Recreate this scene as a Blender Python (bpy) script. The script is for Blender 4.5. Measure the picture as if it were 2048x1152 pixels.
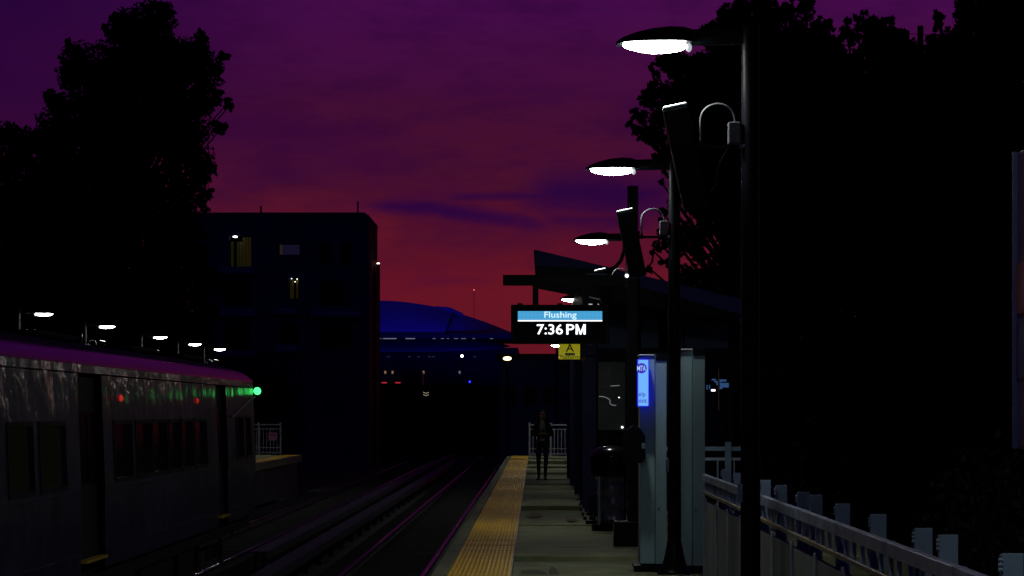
import bpy, bmesh, math, random
import numpy as np
from mathutils import Vector, Matrix

for o in list(bpy.data.objects):
    bpy.data.objects.remove(o)
S = bpy.context.scene
COL = S.collection
R = math.radians
random.seed(7)
rng = np.random.default_rng(11)

# ------------------------------------------------------------------ camera
# metres; platform top is z = 0, the tracks run along +Y, eye at 1.6 m, long lens
cam_d = bpy.data.cameras.new('camera')
cam = bpy.data.objects.new('camera', cam_d)
COL.objects.link(cam)
cam.location = (0, 0, 1.6)
cam.rotation_euler = (R(90), 0, 0)
cam_d.sensor_width = 36.0
cam_d.lens = 36.0 * 5200 / 2048
cam_d.shift_x = (1024 - 1070) / 2048
cam_d.shift_y = (825 - 576) / 2048
cam_d.clip_start = 0.5
cam_d.clip_end = 4000
S.camera = cam

# ------------------------------------------------------------------ sky (dusk, after sunset)
def srgb(r, g, b):
    f = lambda c: (c / 255 / 12.92) if c / 255 <= 0.04045 else ((c / 255 + 0.055) / 1.055) ** 2.4
    return (f(r), f(g), f(b), 1.0)

W = bpy.data.worlds.new('World')
S.world = W
W.use_nodes = True
nt = W.node_tree
nt.nodes.clear()
def N(t, **kw):
    n = nt.nodes.new(t)
    for k, v in kw.items():
        setattr(n, k, v)
    return n
def L(a, b):
    nt.links.new(a, b)
def M(op, a, b=None, c=None, clamp=False):
    n = N('ShaderNodeMath', operation=op, use_clamp=clamp)
    for i, v in enumerate((a, b, c)):
        if v is None:
            continue
        if isinstance(v, (int, float)):
            n.inputs[i].default_value = v
        else:
            L(v, n.inputs[i])
    return n.outputs[0]
def RAMP(fac, stops, interp='LINEAR'):
    n = N('ShaderNodeValToRGB')
    n.color_ramp.interpolation = interp
    e = n.color_ramp.elements
    while len(e) < len(stops):
        e.new(0.5)
    for i, (p, c) in enumerate(stops):
        e[i].position = p
        e[i].color = c
    L(fac, n.inputs[0])
    return n.outputs[0]
def MIX(fac, a, b, blend='MIX'):
    n = N('ShaderNodeMix', data_type='RGBA', blend_type=blend)
    for s, v in ((0, fac), (6, a), (7, b)):
        if isinstance(v, (int, float)):
            n.inputs[s].default_value = v
        elif isinstance(v, tuple):
            n.inputs[s].default_value = v
        else:
            L(v, n.inputs[s])
    return n.outputs[2]
def MAPR(v, a, b, smooth=True):
    n = N('ShaderNodeMapRange', interpolation_type='SMOOTHSTEP' if smooth else 'LINEAR')
    L(v, n.inputs[0])
    n.inputs[1].default_value = a
    n.inputs[2].default_value = b
    return n.outputs[0]
def sky_noise(vec, scale, detail, rough, sc):
    mp = N('ShaderNodeMapping')
    mp.inputs['Scale'].default_value = sc
    L(vec, mp.inputs[0])
    n = N('ShaderNodeTexNoise')
    n.inputs['Scale'].default_value = scale
    n.inputs['Detail'].default_value = detail
    n.inputs['Roughness'].default_value = rough
    L(mp.outputs[0], n.inputs['Vector'])
    return n.outputs['Fac']

tc = N('ShaderNodeTexCoord')
vec = tc.outputs['Generated']
sep = N('ShaderNodeSeparateXYZ')
L(vec, sep.inputs[0])
dx, dy, dz = sep.outputs
sw = sky_noise(vec, 9.0, 4.0, 0.55, (1, 1, 5))
zz = M('ADD', dz, M('MULTIPLY', M('SUBTRACT', sw, 0.5), 0.035))      # uneven cloud deck
fac = M('MULTIPLY', zz, 1.6, clamp=True)
west = RAMP(fac, [
    (0.000, srgb(100, 20, 32)),
    (0.070, srgb(102, 19, 36)),
    (0.105, srgb(84, 17, 38)),
    (0.140, srgb(71, 16, 43)),
    (0.190, srgb(65, 13, 52)),
    (0.245, srgb(68, 12, 73)),
    (0.330, srgb(54, 7, 74)),
    (0.520, srgb(15, 3, 34)),
    (1.000, srgb(5, 3, 15))])
violet = RAMP(fac, [
    (0.000, srgb(86, 16, 34)),
    (0.110, srgb(68, 14, 43)),
    (0.160, srgb(51, 7, 54)),
    (0.245, srgb(37, 5, 57)),
    (0.520, srgb(11, 3, 31)),
    (1.000, srgb(5, 3, 15))])
c = MIX(MAPR(dx, -0.06, -0.20), west, violet)
# soft mottling of the thin deck: dusty violet patches, warmer breaks low down
big = sky_noise(vec, 11.0, 5.0, 0.62, (1, 1, 3.2))
hi = MAPR(dz, 0.035, 0.10)
c = MIX(M('MULTIPLY', M('MULTIPLY', MAPR(big, 0.46, 0.66), 0.50), hi), c, srgb(50, 5, 58))
mott = sky_noise(vec, 34.0, 6.0, 0.66, (1, 1, 3.4))
c = MIX(M('MULTIPLY', MAPR(mott, 0.42, 0.72), M('ADD', 0.16, M('MULTIPLY', hi, 0.26))), c, srgb(46, 6, 52))
warm = M('MULTIPLY', MAPR(big, 0.52, 0.36), MAPR(dz, 0.125, 0.03))
c = MIX(M('MULTIPLY', warm, 0.62), c, srgb(108, 24, 36))
glow = M('MULTIPLY', MAPR(dz, 0.075, 0.02), MAPR(M('ABSOLUTE', M('ADD', dx, 0.015)), 0.11, 0.0))
c = MIX(M('MULTIPLY', glow, 0.80), c, srgb(99, 21, 33))
# far side of the sky (behind the camera): deep blue dusk
east = RAMP(fac, [(0.0, srgb(8, 9, 44)), (0.3, srgb(8, 7, 38)), (1.0, srgb(9, 5, 24))])
c = MIX(MAPR(dy, 0.55, -0.25), c, east)
# blue-violet cloud bars low in the west (bearing / elevation in thousandths)
az = M('MULTIPLY', M('DIVIDE', dx, M('MAXIMUM', dy, 0.05)), 1000)
el = M('MULTIPLY', M('DIVIDE', dz, M('MAXIMUM', dy, 0.05)), 1000)
cl = sky_noise(vec, 16.0, 6.0, 0.6, (1.0, 1.0, 4.0))
cw = M('MULTIPLY', M('SUBTRACT', cl, 0.5), 9.0)
elw = M('ADD', el, cw)
def bar(a0, a1, e0, slope, half, soft=6.0):
    """a streak from bearing a0 to a1 whose middle sinks by slope per unit of bearing"""
    mid = M('SUBTRACT', e0, M('MULTIPLY', M('MAXIMUM', M('SUBTRACT', az, a0 + 22), 0.0), slope))
    d = M('ABSOLUTE', M('SUBTRACT', elw, mid))
    k = MAPR(d, half * 1.75, half * 0.05)
    k = M('MULTIPLY', k, MAPR(az, a0 - soft, a0 + soft))
    return M('MULTIPLY', k, MAPR(az, a1 + soft, a1 - soft))
cm = bar(-64, 6, 79.5, 0.17, 3.0, 10.0)
cm = M('MAXIMUM', cm, M('MULTIPLY', bar(-32, 6, 84.0, 0.05, 1.8), 0.8))
cm = M('MAXIMUM', cm, bar(-1, 55, 84.5, 0.07, 8.5, 10.0))
cm = M('MAXIMUM', cm, M('MULTIPLY', bar(2, 44, 73.5, -0.02, 3.4), 0.8))
cm = M('MAXIMUM', cm, M('MULTIPLY', bar(-46, -18, 50.5, 0.0, 1.6), 0.25))
cm = M('MULTIPLY', cm, M('ADD', 0.65, M('MULTIPLY', MAPR(cl, 0.3, 0.65), 0.35)))
c = MIX(M('MULTIPLY', cm, 0.80), c, srgb(30, 3, 62))
bg = N('ShaderNodeBackground')
L(c, bg.inputs[0])
bg.inputs[1].default_value = 1.0
wo = N('ShaderNodeOutputWorld')
L(bg.outputs[0], wo.inputs[0])

S.view_settings.view_transform = 'Standard'
S.view_settings.look = 'None'
S.view_settings.exposure = 0
S.view_settings.gamma = 1
S.view_settings.use_curve_mapping = False
S.render.engine = 'CYCLES'
cy = S.cycles
cy.max_bounces = 6
cy.diffuse_bounces = 2
cy.glossy_bounces = 3
cy.transmission_bounces = 4
cy.volume_bounces = 0
cy.sample_clamp_indirect = 4.0
cy.caustics_reflective = False
cy.caustics_refractive = False
try:
    cy.use_denoising = True
    cy.denoiser = 'OPENIMAGEDENOISE'
except Exception:
    pass

# ------------------------------------------------------------------ materials
def mat(name, col, rough=0.6, metal=0.0, var=0.25, scale=6.0, bump=0.0, spec=0.5, coat=0.0,
        emit=None, estr=0.0, stretch=(1, 1, 1), col2=None, objvar=0.0):
    m = bpy.data.materials.new(name)
    m.use_nodes = True
    t = m.node_tree
    b = t.nodes['Principled BSDF']
    b.inputs['Roughness'].default_value = rough
    b.inputs['Metallic'].default_value = metal
    b.inputs['Specular IOR Level'].default_value = spec
    b.inputs['Coat Weight'].default_value = coat
    if emit:
        b.inputs['Emission Color'].default_value = (*emit[:3], 1)
        b.inputs['Emission Strength'].default_value = estr
    col = tuple(col[:3]) + (1,)
    dark = tuple(x * (1 - var) for x in col[:3]) + (1,)
    lite = tuple(min(1, x * (1 + var)) for x in col[:3]) + (1,)
    if col2:
        dark, lite = tuple(col[:3]) + (1,), tuple(col2[:3]) + (1,)
    tcn = t.nodes.new('ShaderNodeTexCoord')
    mp = t.nodes.new('ShaderNodeMapping')
    mp.inputs['Scale'].default_value = stretch
    t.links.new(tcn.outputs['Object'], mp.inputs[0])
    no = t.nodes.new('ShaderNodeTexNoise')
    no.inputs['Scale'].default_value = scale
    no.inputs['Detail'].default_value = 6
    no.inputs['Roughness'].default_value = 0.62
    t.links.new(mp.outputs[0], no.inputs['Vector'])
    rp = t.nodes.new('ShaderNodeValToRGB')
    rp.color_ramp.elements[0].position = 0.33
    rp.color_ramp.elements[0].color = dark
    rp.color_ramp.elements[1].position = 0.68
    rp.color_ramp.elements[1].color = lite
    t.links.new(no.outputs['Fac'], rp.inputs[0])
    out = rp.outputs[0]
    if objvar > 0:
        oi = t.nodes.new('ShaderNodeObjectInfo')
        mr = t.nodes.new('ShaderNodeMapRange')
        mr.inputs[3].default_value = 1 - objvar
        mr.inputs[4].default_value = 1 + objvar
        t.links.new(oi.outputs['Random'], mr.inputs[0])
        hs = t.nodes.new('ShaderNodeHueSaturation')
        t.links.new(mr.outputs[0], hs.inputs['Value'])
        t.links.new(out, hs.inputs['Color'])
        out = hs.outputs[0]
    t.links.new(out, b.inputs['Base Color'])
    if bump > 0:
        bp = t.nodes.new('ShaderNodeBump')
        bp.inputs['Strength'].default_value = bump
        bp.inputs['Distance'].default_value = 0.02
        t.links.new(no.outputs['Fac'], bp.inputs['Height'])
        t.links.new(bp.outputs[0], b.inputs['Normal'])
    return m

def emitter(name, col, strength):
    m = bpy.data.materials.new(name)
    m.use_nodes = True
    b = m.node_tree.nodes['Principled BSDF']
    b.inputs['Base Color'].default_value = (0.02, 0.02, 0.02, 1)
    b.inputs['Emission Color'].default_value = (*col[:3], 1)
    b.inputs['Emission Strength'].default_value = strength
    return m

M_ = dict(
    black=mat('black_paint', (0.004, 0.004, 0.006), 0.45, 0, 0.3, 9, spec=0.12),
    pole=mat('dark_pole_paint', (0.005, 0.005, 0.008), 0.38, 0, 0.3, 9, spec=0.09),
    fixture=mat('dark_fixture', (0.006, 0.007, 0.011), 0.4, 0, 0.3, 12, spec=0.2),
    speaker=mat('conduit_grey', (0.075, 0.08, 0.10), 0.5, 0, 0.2, 12),
    concrete=mat('platform_concrete', (0.17, 0.195, 0.095), 0.85, 0, 0.22, 2.2, 0.2, col2=(0.28, 0.305, 0.155), objvar=0.14),
    edge=mat('edge_concrete', (0.16, 0.165, 0.10), 0.85, 0, 0.3, 5, 0.3, objvar=0.15),
    tactile=mat('yellow_tactile', (0.62, 0.33, 0.008), 0.42, 0, 0.22, 4, col2=(0.78, 0.45, 0.02), objvar=0.12, spec=0.12),
    trim=mat('strip_trim', (0.5, 0.48, 0.42), 0.4, 0.6, 0.2, 8),
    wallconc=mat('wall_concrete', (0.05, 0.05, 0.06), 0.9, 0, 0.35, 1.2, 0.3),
    ballast=mat('ballast_stone', (0.035, 0.032, 0.032), 0.95, 0, 0.6, 18, 1.0),
    ground=mat('dark_ground', (0.02, 0.021, 0.02), 0.95, 0, 0.5, 0.6, 0.4),
    timber=mat('tie_timber', (0.03, 0.026, 0.024), 0.9, 0, 0.4, 6),
    railside=mat('rail_steel', (0.10, 0.085, 0.08), 0.5, 0.7, 0.3, 5),
    railtop=mat('rail_head', (0.11, 0.105, 0.12), 0.2, 1.0, 0.1, 3),
    cover=mat('cover_board', (0.020, 0.021, 0.038), 0.6, 0, 0.3, 3, stretch=(1, .15, 1)),
    galv=mat('galvanised_steel', (0.20, 0.29, 0.42), 0.5, 0.0, 0.25, 3, objvar=0.12),
    galv_dark=mat('weathered_steel', (0.34, 0.40, 0.54), 0.42, 0.05, 0.3, 4, objvar=0.1),
    olive=mat('stained_steel', (0.22, 0.22, 0.24), 0.5, 0.2, 0.2, 0.55, col2=(0.30, 0.22, 0.06)),
    panel=mat('windscreen_panel', (0.20, 0.245, 0.25), 0.55, 0.0, 0.2, 1.2, stretch=(1, 1, .3), objvar=0.15),
    cabinet=mat('teal_grey_paint', (0.33, 0.50, 0.57), 0.5, 0.0, 0.14, 1.6, stretch=(1, 1, .25), objvar=0.08),
    white=mat('white_paint', (0.30, 0.30, 0.35), 0.5, 0, 0.12, 4),
    whitedull=mat('dull_white_paint', (0.24, 0.24, 0.30), 0.5, 0, 0.12, 4),
    navy=mat('navy_metal', (0.012, 0.016, 0.07), 0.5, 0.0, 0.25, 1.5, spec=0.2),
    roofblue=mat('roof_metal', (0.030, 0.035, 0.16), 0.6, 0.0, 0.2, 0.8, spec=0.15),
    darkmetal=mat('shelter_frame', (0.004, 0.005, 0.010), 0.5, 0.0, 0.3, 3, spec=0.1),
    glass=mat('dark_glass', (0.008, 0.009, 0.011), 0.12, 0, 0.2, 0.5, spec=0.3),
    steel=mat('train_steel', (0.030, 0.034, 0.070), 0.5, 0.0, 0.22, 1.6, 0.0, spec=0.06, coat=0.42, stretch=(1, .8, .35)),
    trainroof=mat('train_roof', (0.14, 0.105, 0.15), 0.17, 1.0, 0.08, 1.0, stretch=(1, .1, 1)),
    trainunder=mat('train_under', (0.010, 0.010, 0.012), 0.7, 0.0, 0.4, 5, spec=0.12),
    yellow=mat('yellow_paint', (0.60, 0.42, 0.05), 0.5, 0, 0.2, 6),
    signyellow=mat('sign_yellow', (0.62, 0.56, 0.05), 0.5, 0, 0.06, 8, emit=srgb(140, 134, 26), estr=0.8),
    signgrey=mat('sign_grey', (0.30, 0.30, 0.16), 0.6, 0, 0.3, 30),
    ink=mat('sign_ink', (0.012, 0.012, 0.012), 0.6, 0, 0.2, 8),
    brick=mat('red_brick', (0.20, 0.035, 0.03), 0.9, 0, 0.3, 3),
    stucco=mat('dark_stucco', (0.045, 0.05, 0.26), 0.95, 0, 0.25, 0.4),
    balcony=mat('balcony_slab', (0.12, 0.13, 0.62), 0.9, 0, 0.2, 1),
    skin=mat('skin', (0.50, 0.29, 0.20), 0.55, 0, 0.08, 20),
    hair=mat('brown_hair', (0.022, 0.012, 0.008), 0.75, 0, 0.4, 30, stretch=(1, 1, .15)),
    jacket=mat('dark_jacket', (0.016, 0.014, 0.013), 0.85, 0, 0.3, 20),
    trousers=mat('black_trousers', (0.008, 0.008, 0.010), 0.85, 0, 0.3, 20),
    shirt=mat('pale_top', (0.28, 0.27, 0.26), 0.85, 0, 0.15, 20),
    shoe=mat('black_shoe', (0.008, 0.008, 0.008), 0.4, 0, 0.3, 20),
    bag=mat('clear_plastic_bag', (0.085, 0.085, 0.14), 0.22, 0, 0.5, 3, 0.8, stretch=(1.6, 1.6, .5)),
    bark=mat('bark', (0.022, 0.018, 0.014), 0.95, 0, 0.4, 6, 0.5),
    membrane=mat('stadium_membrane', (0.30, 0.32, 0.62), 0.6, 0, 0.12, 0.05),
    stadiumdark=mat('stadium_truss', (0.02, 0.02, 0.04), 0.8, 0, 0.2, 0.1),
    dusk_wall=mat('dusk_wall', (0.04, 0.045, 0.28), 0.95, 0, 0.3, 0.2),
    farwall=mat('far_wall', (0.008, 0.009, 0.02), 0.95, 0, 0.3, 0.05),
    cable=mat('cable', (0.01, 0.01, 0.01), 0.7),
    poster=mat('poster_paper', (0.05, 0.045, 0.09), 0.5, 0, 0.35, 3),
    posterred=mat('poster_red', (0.16, 0.035, 0.06), 0.5, 0, 0.3, 6),
    posterblue=mat('poster_blue', (0.018, 0.024, 0.12), 0.5, 0, 0.3, 5),
    brushbrown=mat('paint_stain', (0.20, 0.12, 0.06), 0.85, 0, 0.4, 14),
    darkstencil=mat('worn_stencil', (0.075, 0.065, 0.03), 0.85, 0, 0.5, 18),
    signpink=mat('warning_sign', (0.34, 0.12, 0.26), 0.6, 0, 0.15, 12),
    curtain=mat('curtain', (0.25, 0.2, 0.08), 0.8, 0, 0.5, 9, stretch=(6, 1, .1), emit=srgb(40, 34, 6), estr=0.35),
)
def leafmat(name, col):
    m = mat(name, col, 0.7, 0, 0.45, 1.3, spec=0.2)
    return m
M_['leaf'] = leafmat('leaf_dark', (0.024, 0.028, 0.020))
M_['leaf2'] = leafmat('leaf_green', (0.026, 0.034, 0.020))

def wear(m, scale, lo, hi, stretch=(1, 1, 1), a=0.35, b=0.65):
    """broad stains and scuffs: a second, larger noise over the base colour"""
    t = m.node_tree
    bs = t.nodes['Principled BSDF']
    src = bs.inputs['Base Color'].links[0].from_socket
    tcn = t.nodes.new('ShaderNodeTexCoord'); mp = t.nodes.new('ShaderNodeMapping')
    mp.inputs['Scale'].default_value = stretch
    mp.inputs['Location'].default_value = (3.7, 1.3, 8.1)
    t.links.new(tcn.outputs['Object'], mp.inputs[0])
    no = t.nodes.new('ShaderNodeTexNoise'); no.inputs['Scale'].default_value = scale; no.inputs['Detail'].default_value = 8; no.inputs['Roughness'].default_value = .7
    t.links.new(mp.outputs[0], no.inputs['Vector'])
    mr = t.nodes.new('ShaderNodeMapRange')
    for i, v in ((1, a), (2, b), (3, lo), (4, hi)):
        mr.inputs[i].default_value = v
    t.links.new(no.outputs['Fac'], mr.inputs[0])
    hs = t.nodes.new('ShaderNodeHueSaturation')
    t.links.new(mr.outputs[0], hs.inputs['Value'])
    t.links.new(src, hs.inputs['Color'])
    t.links.new(hs.outputs[0], bs.inputs['Base Color'])
wear(M_['concrete'], .55, .72, 1.22)
wear(M_['concrete'], 9.0, .60, 1.0, a=.30, b=.42)
wear(M_['tactile'], .8, .74, 1.12)
wear(M_['panel'], 1.3, .6, 1.2, (1, 1, .35))
wear(M_['cabinet'], 1.1, .72, 1.15, (1, 1, .3))
wear(M_['galv_dark'], 2.0, .65, 1.2)
wear(M_['steel'], .9, .55, 1.25, (1, 1, .6))
E_ = dict(
    lamp=emitter('lamp_lens', (0.95, 1.0, 0.92), 52.0),
    lampbulb=emitter('lamp_bulb', (0.85, 0.92, 1.0), 0.55),
    green=emitter('green_marker', (0.05, 1.0, 0.17), 3.2),
    greensmall=emitter('green_small', (0.08, 1.0, 0.25), 6.0),
    red=emitter('red_indicator', (1.0, 0.035, 0.02), 0.42),
    redsmall=emitter('red_indicator_dim', (1.0, 0.035, 0.02), 0.26),
    cyan=None, ledwhite=emitter('led_white', (0.93, 0.96, 1.0), 1.6),
    ledtext=emitter('led_text_pale', (0.62, 0.88, 1.0), 1.1),
    help=None,
    helpink=emitter('help_ink', (0.05, 0.02, 0.55), 0.9),
    helpmark=emitter('help_mark', (0.40, 0.62, 1.0), 1.0),
    white=emitter('white_light', (1.0, 0.97, 0.85), 6.0),
    warm=emitter('warm_light', (1.0, 0.78, 0.35), 5.0),
    amber=emitter('amber_light', (1.0, 0.55, 0.25), 0.22),
    cool=emitter('cool_light', (0.65, 0.72, 1.0), 0.16),
    blue=emitter('blue_light', (0.02, 0.03, 1.0), 2.5),
    reflector=mat('dull_red_lens', (.25, .01, .01), .3),
    redtail=emitter('tail_light', (1.0, 0.05, 0.07), 0.4),
    mastred=emitter('mast_light', (1.0, 0.12, 0.10), 2.0),
    windowwarm=emitter('lit_window', srgb(40, 34, 6)[:3], 1.0),
    windowblue=emitter('tv_window', srgb(18, 14, 34)[:3], 1.0),
    mapline=emitter('screen_line', (0.8, 0.85, 0.95), 0.20),
    screenblue=emitter('screen_blue', (0.10, 0.28, 0.75), 0.22),
    dotwhite=emitter('dot_white', (0.95, 0.97, 1.0), 2.5),
)
def led_panel(name, col, strength, pitch):
    """lit matrix: a fine grid of dots on the panel"""
    m = bpy.data.materials.new(name)
    m.use_nodes = True
    t = m.node_tree
    b = t.nodes['Principled BSDF']
    b.inputs['Base Color'].default_value = (0.01, 0.01, 0.01, 1)
    tcn = t.nodes.new('ShaderNodeTexCoord')
    sp = t.nodes.new('ShaderNodeSeparateXYZ')
    t.links.new(tcn.outputs['Object'], sp.inputs[0])
    res = None
    for i in (0, 2):
        a = t.nodes.new('ShaderNodeMath'); a.operation = 'MULTIPLY'; a.inputs[1].default_value = 2 * math.pi / pitch
        t.links.new(sp.outputs[i], a.inputs[0])
        s = t.nodes.new('ShaderNodeMath'); s.operation = 'SINE'
        t.links.new(a.outputs[0], s.inputs[0])
        q = t.nodes.new('ShaderNodeMath'); q.operation = 'MULTIPLY_ADD'; q.inputs[1].default_value = 0.16; q.inputs[2].default_value = 0.84
        t.links.new(s.outputs[0], q.inputs[0])
        if res is None:
            res = q.outputs[0]
        else:
            mm = t.nodes.new('ShaderNodeMath'); mm.operation = 'MULTIPLY'
            t.links.new(res, mm.inputs[0]); t.links.new(q.outputs[0], mm.inputs[1]); res = mm.outputs[0]
    sc = t.nodes.new('ShaderNodeMath'); sc.operation = 'MULTIPLY'; sc.inputs[1].default_value = strength
    t.links.new(res, sc.inputs[0])
    b.inputs['Emission Color'].default_value = (*col[:3], 1)
    t.links.new(sc.outputs[0], b.inputs['Emission Strength'])
    return m
E_['cyan'] = led_panel('led_cyan', srgb(78, 176, 232), 1.15, 0.0155)
E_['help'] = emitter('help_sign_face', srgb(110, 180, 255)[:3], 1.0)
E_['helpedge'] = emitter('help_sign_edge', (0.01, 0.01, 0.85), 1.0)

# ------------------------------------------------------------------ mesh helpers
class MB:
    def __init__(self):
        self.v, self.f = [], []
    def add(self, vs, fs):
        k = len(self.v)
        self.v += [tuple(p) for p in vs]
        self.f += [tuple(i + k for i in q) for q in fs]
        return self
    def box(self, x0, x1, y0, y1, z0, z1):
        vs = [(x, y, z) for z in (z0, z1) for y in (y0, y1) for x in (x0, x1)]
        return self.add(vs, [(0, 2, 3, 1), (4, 5, 7, 6), (0, 1, 5, 4), (1, 3, 7, 5), (3, 2, 6, 7), (2, 0, 4, 6)])
    def obox(self, c, ex, ey, ez):
        """box from a centre and three half-extent vectors"""
        c, ex, ey, ez = map(Vector, (c, ex, ey, ez))
        vs = [c + sx * ex + sy * ey + sz * ez for sz in (-1, 1) for sy in (-1, 1) for sx in (-1, 1)]
        return self.add(vs, [(0, 2, 3, 1), (4, 5, 7, 6), (0, 1, 5, 4), (1, 3, 7, 5), (3, 2, 6, 7), (2, 0, 4, 6)])
    def tube(self, pts, rad, n=8, cap=True):
        pts = [Vector(p) for p in pts]
        if not isinstance(rad, (list, tuple)):
            rad = [rad] * len(pts)
        up = None
        rings = []
        for i, p in enumerate(pts):
            d = (pts[min(i + 1, len(pts) - 1)] - pts[max(i - 1, 0)]).normalized()
            if up is None:
                up = Vector((0, 0, 1)) if abs(d.z) < 0.9 else Vector((1, 0, 0))
            a = d.cross(up)
            if a.length < 1e-4:
                a = d.cross(Vector((0, 1, 0)))
            a.normalize()
            b = a.cross(d).normalized()
            up = b
            rings.append([p + rad[i] * (math.cos(2 * math.pi * k / n) * a + math.sin(2 * math.pi * k / n) * b) for k in range(n)])
        vs = [q for r in rings for q in r]
        fs = [(i * n + k, i * n + (k + 1) % n, (i + 1) * n + (k + 1) % n, (i + 1) * n + k)
              for i in range(len(pts) - 1) for k in range(n)]
        if cap:
            fs.append(tuple(range(n - 1, -1, -1)))
            fs.append(tuple(range((len(pts) - 1) * n, len(pts) * n)))
        return self.add(vs, fs)
    def loft(self, rings, cap=True):
        n = len(rings[0])
        vs = [q for r in rings for q in r]
        fs = [(i * n + k, i * n + (k + 1) % n, (i + 1) * n + (k + 1) % n, (i + 1) * n + k)
              for i in range(len(rings) - 1) for k in range(n)]
        if cap:
            fs.append(tuple(range(n - 1, -1, -1)))
            fs.append(tuple(range((len(rings) - 1) * n, len(rings) * n)))
        return self.add(vs, fs)
    def lathe(self, prof, n=16, c=(0, 0, 0), sx=1, sy=1):
        rings = [[(c[0] + sx * r * math.cos(2 * math.pi * k / n), c[1] + sy * r * math.sin(2 * math.pi * k / n), c[2] + z)
                  for k in range(n)] for r, z in prof]
        return self.loft(rings)
    def sphere(self, c, r, n=10, m=6, s=(1, 1, 1)):
        rings = []
        for j in range(m + 1):
            a = math.pi * (j / m) * 0.98 + 0.01 * math.pi
            rings.append([(c[0] + s[0] * r * math.sin(a) * math.cos(2 * math.pi * k / n),
                           c[1] + s[1] * r * math.sin(a) * math.sin(2 * math.pi * k / n),
                           c[2] - s[2] * r * math.cos(a)) for k in range(n)])
        return self.loft(rings)
    def build(self, name, material, parent=None, bevel=0.0, smooth=False):
        me = bpy.data.meshes.new(name)
        me.from_pydata(self.v, [], self.f)
        bm = bmesh.new()
        bm.from_mesh(me)
        bmesh.ops.recalc_face_normals(bm, faces=bm.faces)
        bm.to_mesh(me)
        bm.free()
        me.materials.append(material)
        if smooth:
            me.shade_smooth()
            try:
                me.set_sharp_from_angle(angle=R(40))
            except Exception:
                pass
        o = bpy.data.objects.new(name, me)
        COL.objects.link(o)
        if parent:
            o.parent = parent
        if bevel:
            md = o.modifiers.new('bevel', 'BEVEL')
            md.width = bevel
            md.segments = 2
            md.limit_method = 'ANGLE'
        return o

def tag(o, label=None, cat=None, group=None, kind=None):
    if label: o['label'] = label
    if cat: o['category'] = cat
    if group: o['group'] = group
    if kind: o['kind'] = kind
    return o
def thing(name, label, cat, loc=(0, 0, 0), rz=0.0, group=None):
    o = bpy.data.objects.new(name, None)
    o.empty_display_size = 0.2
    COL.objects.link(o)
    o.location = loc
    o.rotation_euler = (0, 0, rz)
    return tag(o, label, cat, group)
def structure(name, loc=(0, 0, 0)):
    o = bpy.data.objects.new(name, None)
    COL.objects.link(o)
    o.location = loc
    o['kind'] = 'structure'
    return o
KIDS = {}
def copy_tree(o, parent=None):
    c = o.copy()
    COL.objects.link(c)
    c.parent = parent
    for ch in [q for q in o.children]:
        copy_tree(ch, c)
    return c
def inst(src, parent, loc=None, rot=None):
    c = src.copy()
    COL.objects.link(c)
    c.parent = parent
    if loc is not None: c.location = loc
    if rot is not None: c.rotation_euler = rot
    return c
def text(name, body, material, parent, x0, x1, z0, z1, y, thick=0.004, bold=0.0):
    """lettering that faces -Y, fitted to a rectangle"""
    cu = bpy.data.curves.new(name, 'FONT')
    cu.body = body
    cu.offset = bold
    cu.extrude = 0.01
    cu.resolution_u = 4
    tmp = bpy.data.objects.new(name + '_curve', cu)
    COL.objects.link(tmp)
    bpy.context.view_layer.update()
    me = bpy.data.meshes.new_from_object(tmp.evaluated_get(bpy.context.evaluated_depsgraph_get()))
    bpy.data.objects.remove(tmp)
    me.name = name
    vs = np.array([v.co[:] for v in me.vertices])
    lo, hi = vs.min(0), vs.max(0)
    for v in me.vertices:
        u = (v.co.x - lo[0]) / (hi[0] - lo[0])
        w = (v.co.y - lo[1]) / (hi[1] - lo[1])
        d = (v.co.z - lo[2]) / max(hi[2] - lo[2], 1e-6)
        v.co = (x0 + u * (x1 - x0), y - d * thick, z0 + w * (z1 - z0))
    me.materials.clear()
    me.materials.append(material)
    o = bpy.data.objects.new(name, me)
    COL.objects.link(o)
    o.parent = parent
    return o

# ------------------------------------------------------------------ ground, track bed, tracks
g = MB()
g.add([(-900, -60, -1.75), (900, -60, -1.75), (900, 2500, -1.75), (-900, 2500, -1.75)], [(0, 1, 2, 3)])
tag(g.build('ground', M_['ground']), kind='structure')

def bumpy_strip(x0, x1, y0, y1, z, nx, ny, amp):
    vs, fs = [], []
    for j in range(ny + 1):
        for i in range(nx + 1):
            vs.append((x0 + (x1 - x0) * i / nx, y0 + (y1 - y0) * j / ny, z + amp * (rng.random() - 0.5)))
    for j in range(ny):
        for i in range(nx):
            a = j * (nx + 1) + i
            fs.append((a, a + 1, a + nx + 2, a + nx + 1))
    return vs, fs
b = MB()
b.add(*bumpy_strip(-8.7, -1.15, 8, 260, -1.42, 40, 600, 0.05))
tag(b.build('track_bed', M_['ballast']), kind='structure')

RAIL_Z = -1.22
def railway(xc, y0, y1, tail):
    t = structure('railway_track', (xc, 0, 0))
    for s in (-1, 1):
        x = s * 0.7175
        MB().box(x - .012, x + .012, y0, y1, RAIL_Z - .12, RAIL_Z - .035).build('rail_web', M_['railside'], t)
        MB().box(x - .06, x + .06, y0, y1, RAIL_Z - .145, RAIL_Z - .12).build('rail_foot', M_['railside'], t)
        MB().box(x - .036, x + .036, y0, y1, RAIL_Z - .035, RAIL_Z).build('rail_head', M_['railtop'], t, bevel=.008)
    m = MB()
    y = y0
    while y < 150:
        m.box(-1.3, 1.3, y, y + .22, RAIL_Z - .30, RAIL_Z - .148)
        y += .56
    tag(m.build('sleeper', M_['timber'], t), kind='stuff')
    return t
railway(-2.67, 8, 250, 1)
railway(-6.62, 8, 250, 2)

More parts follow.
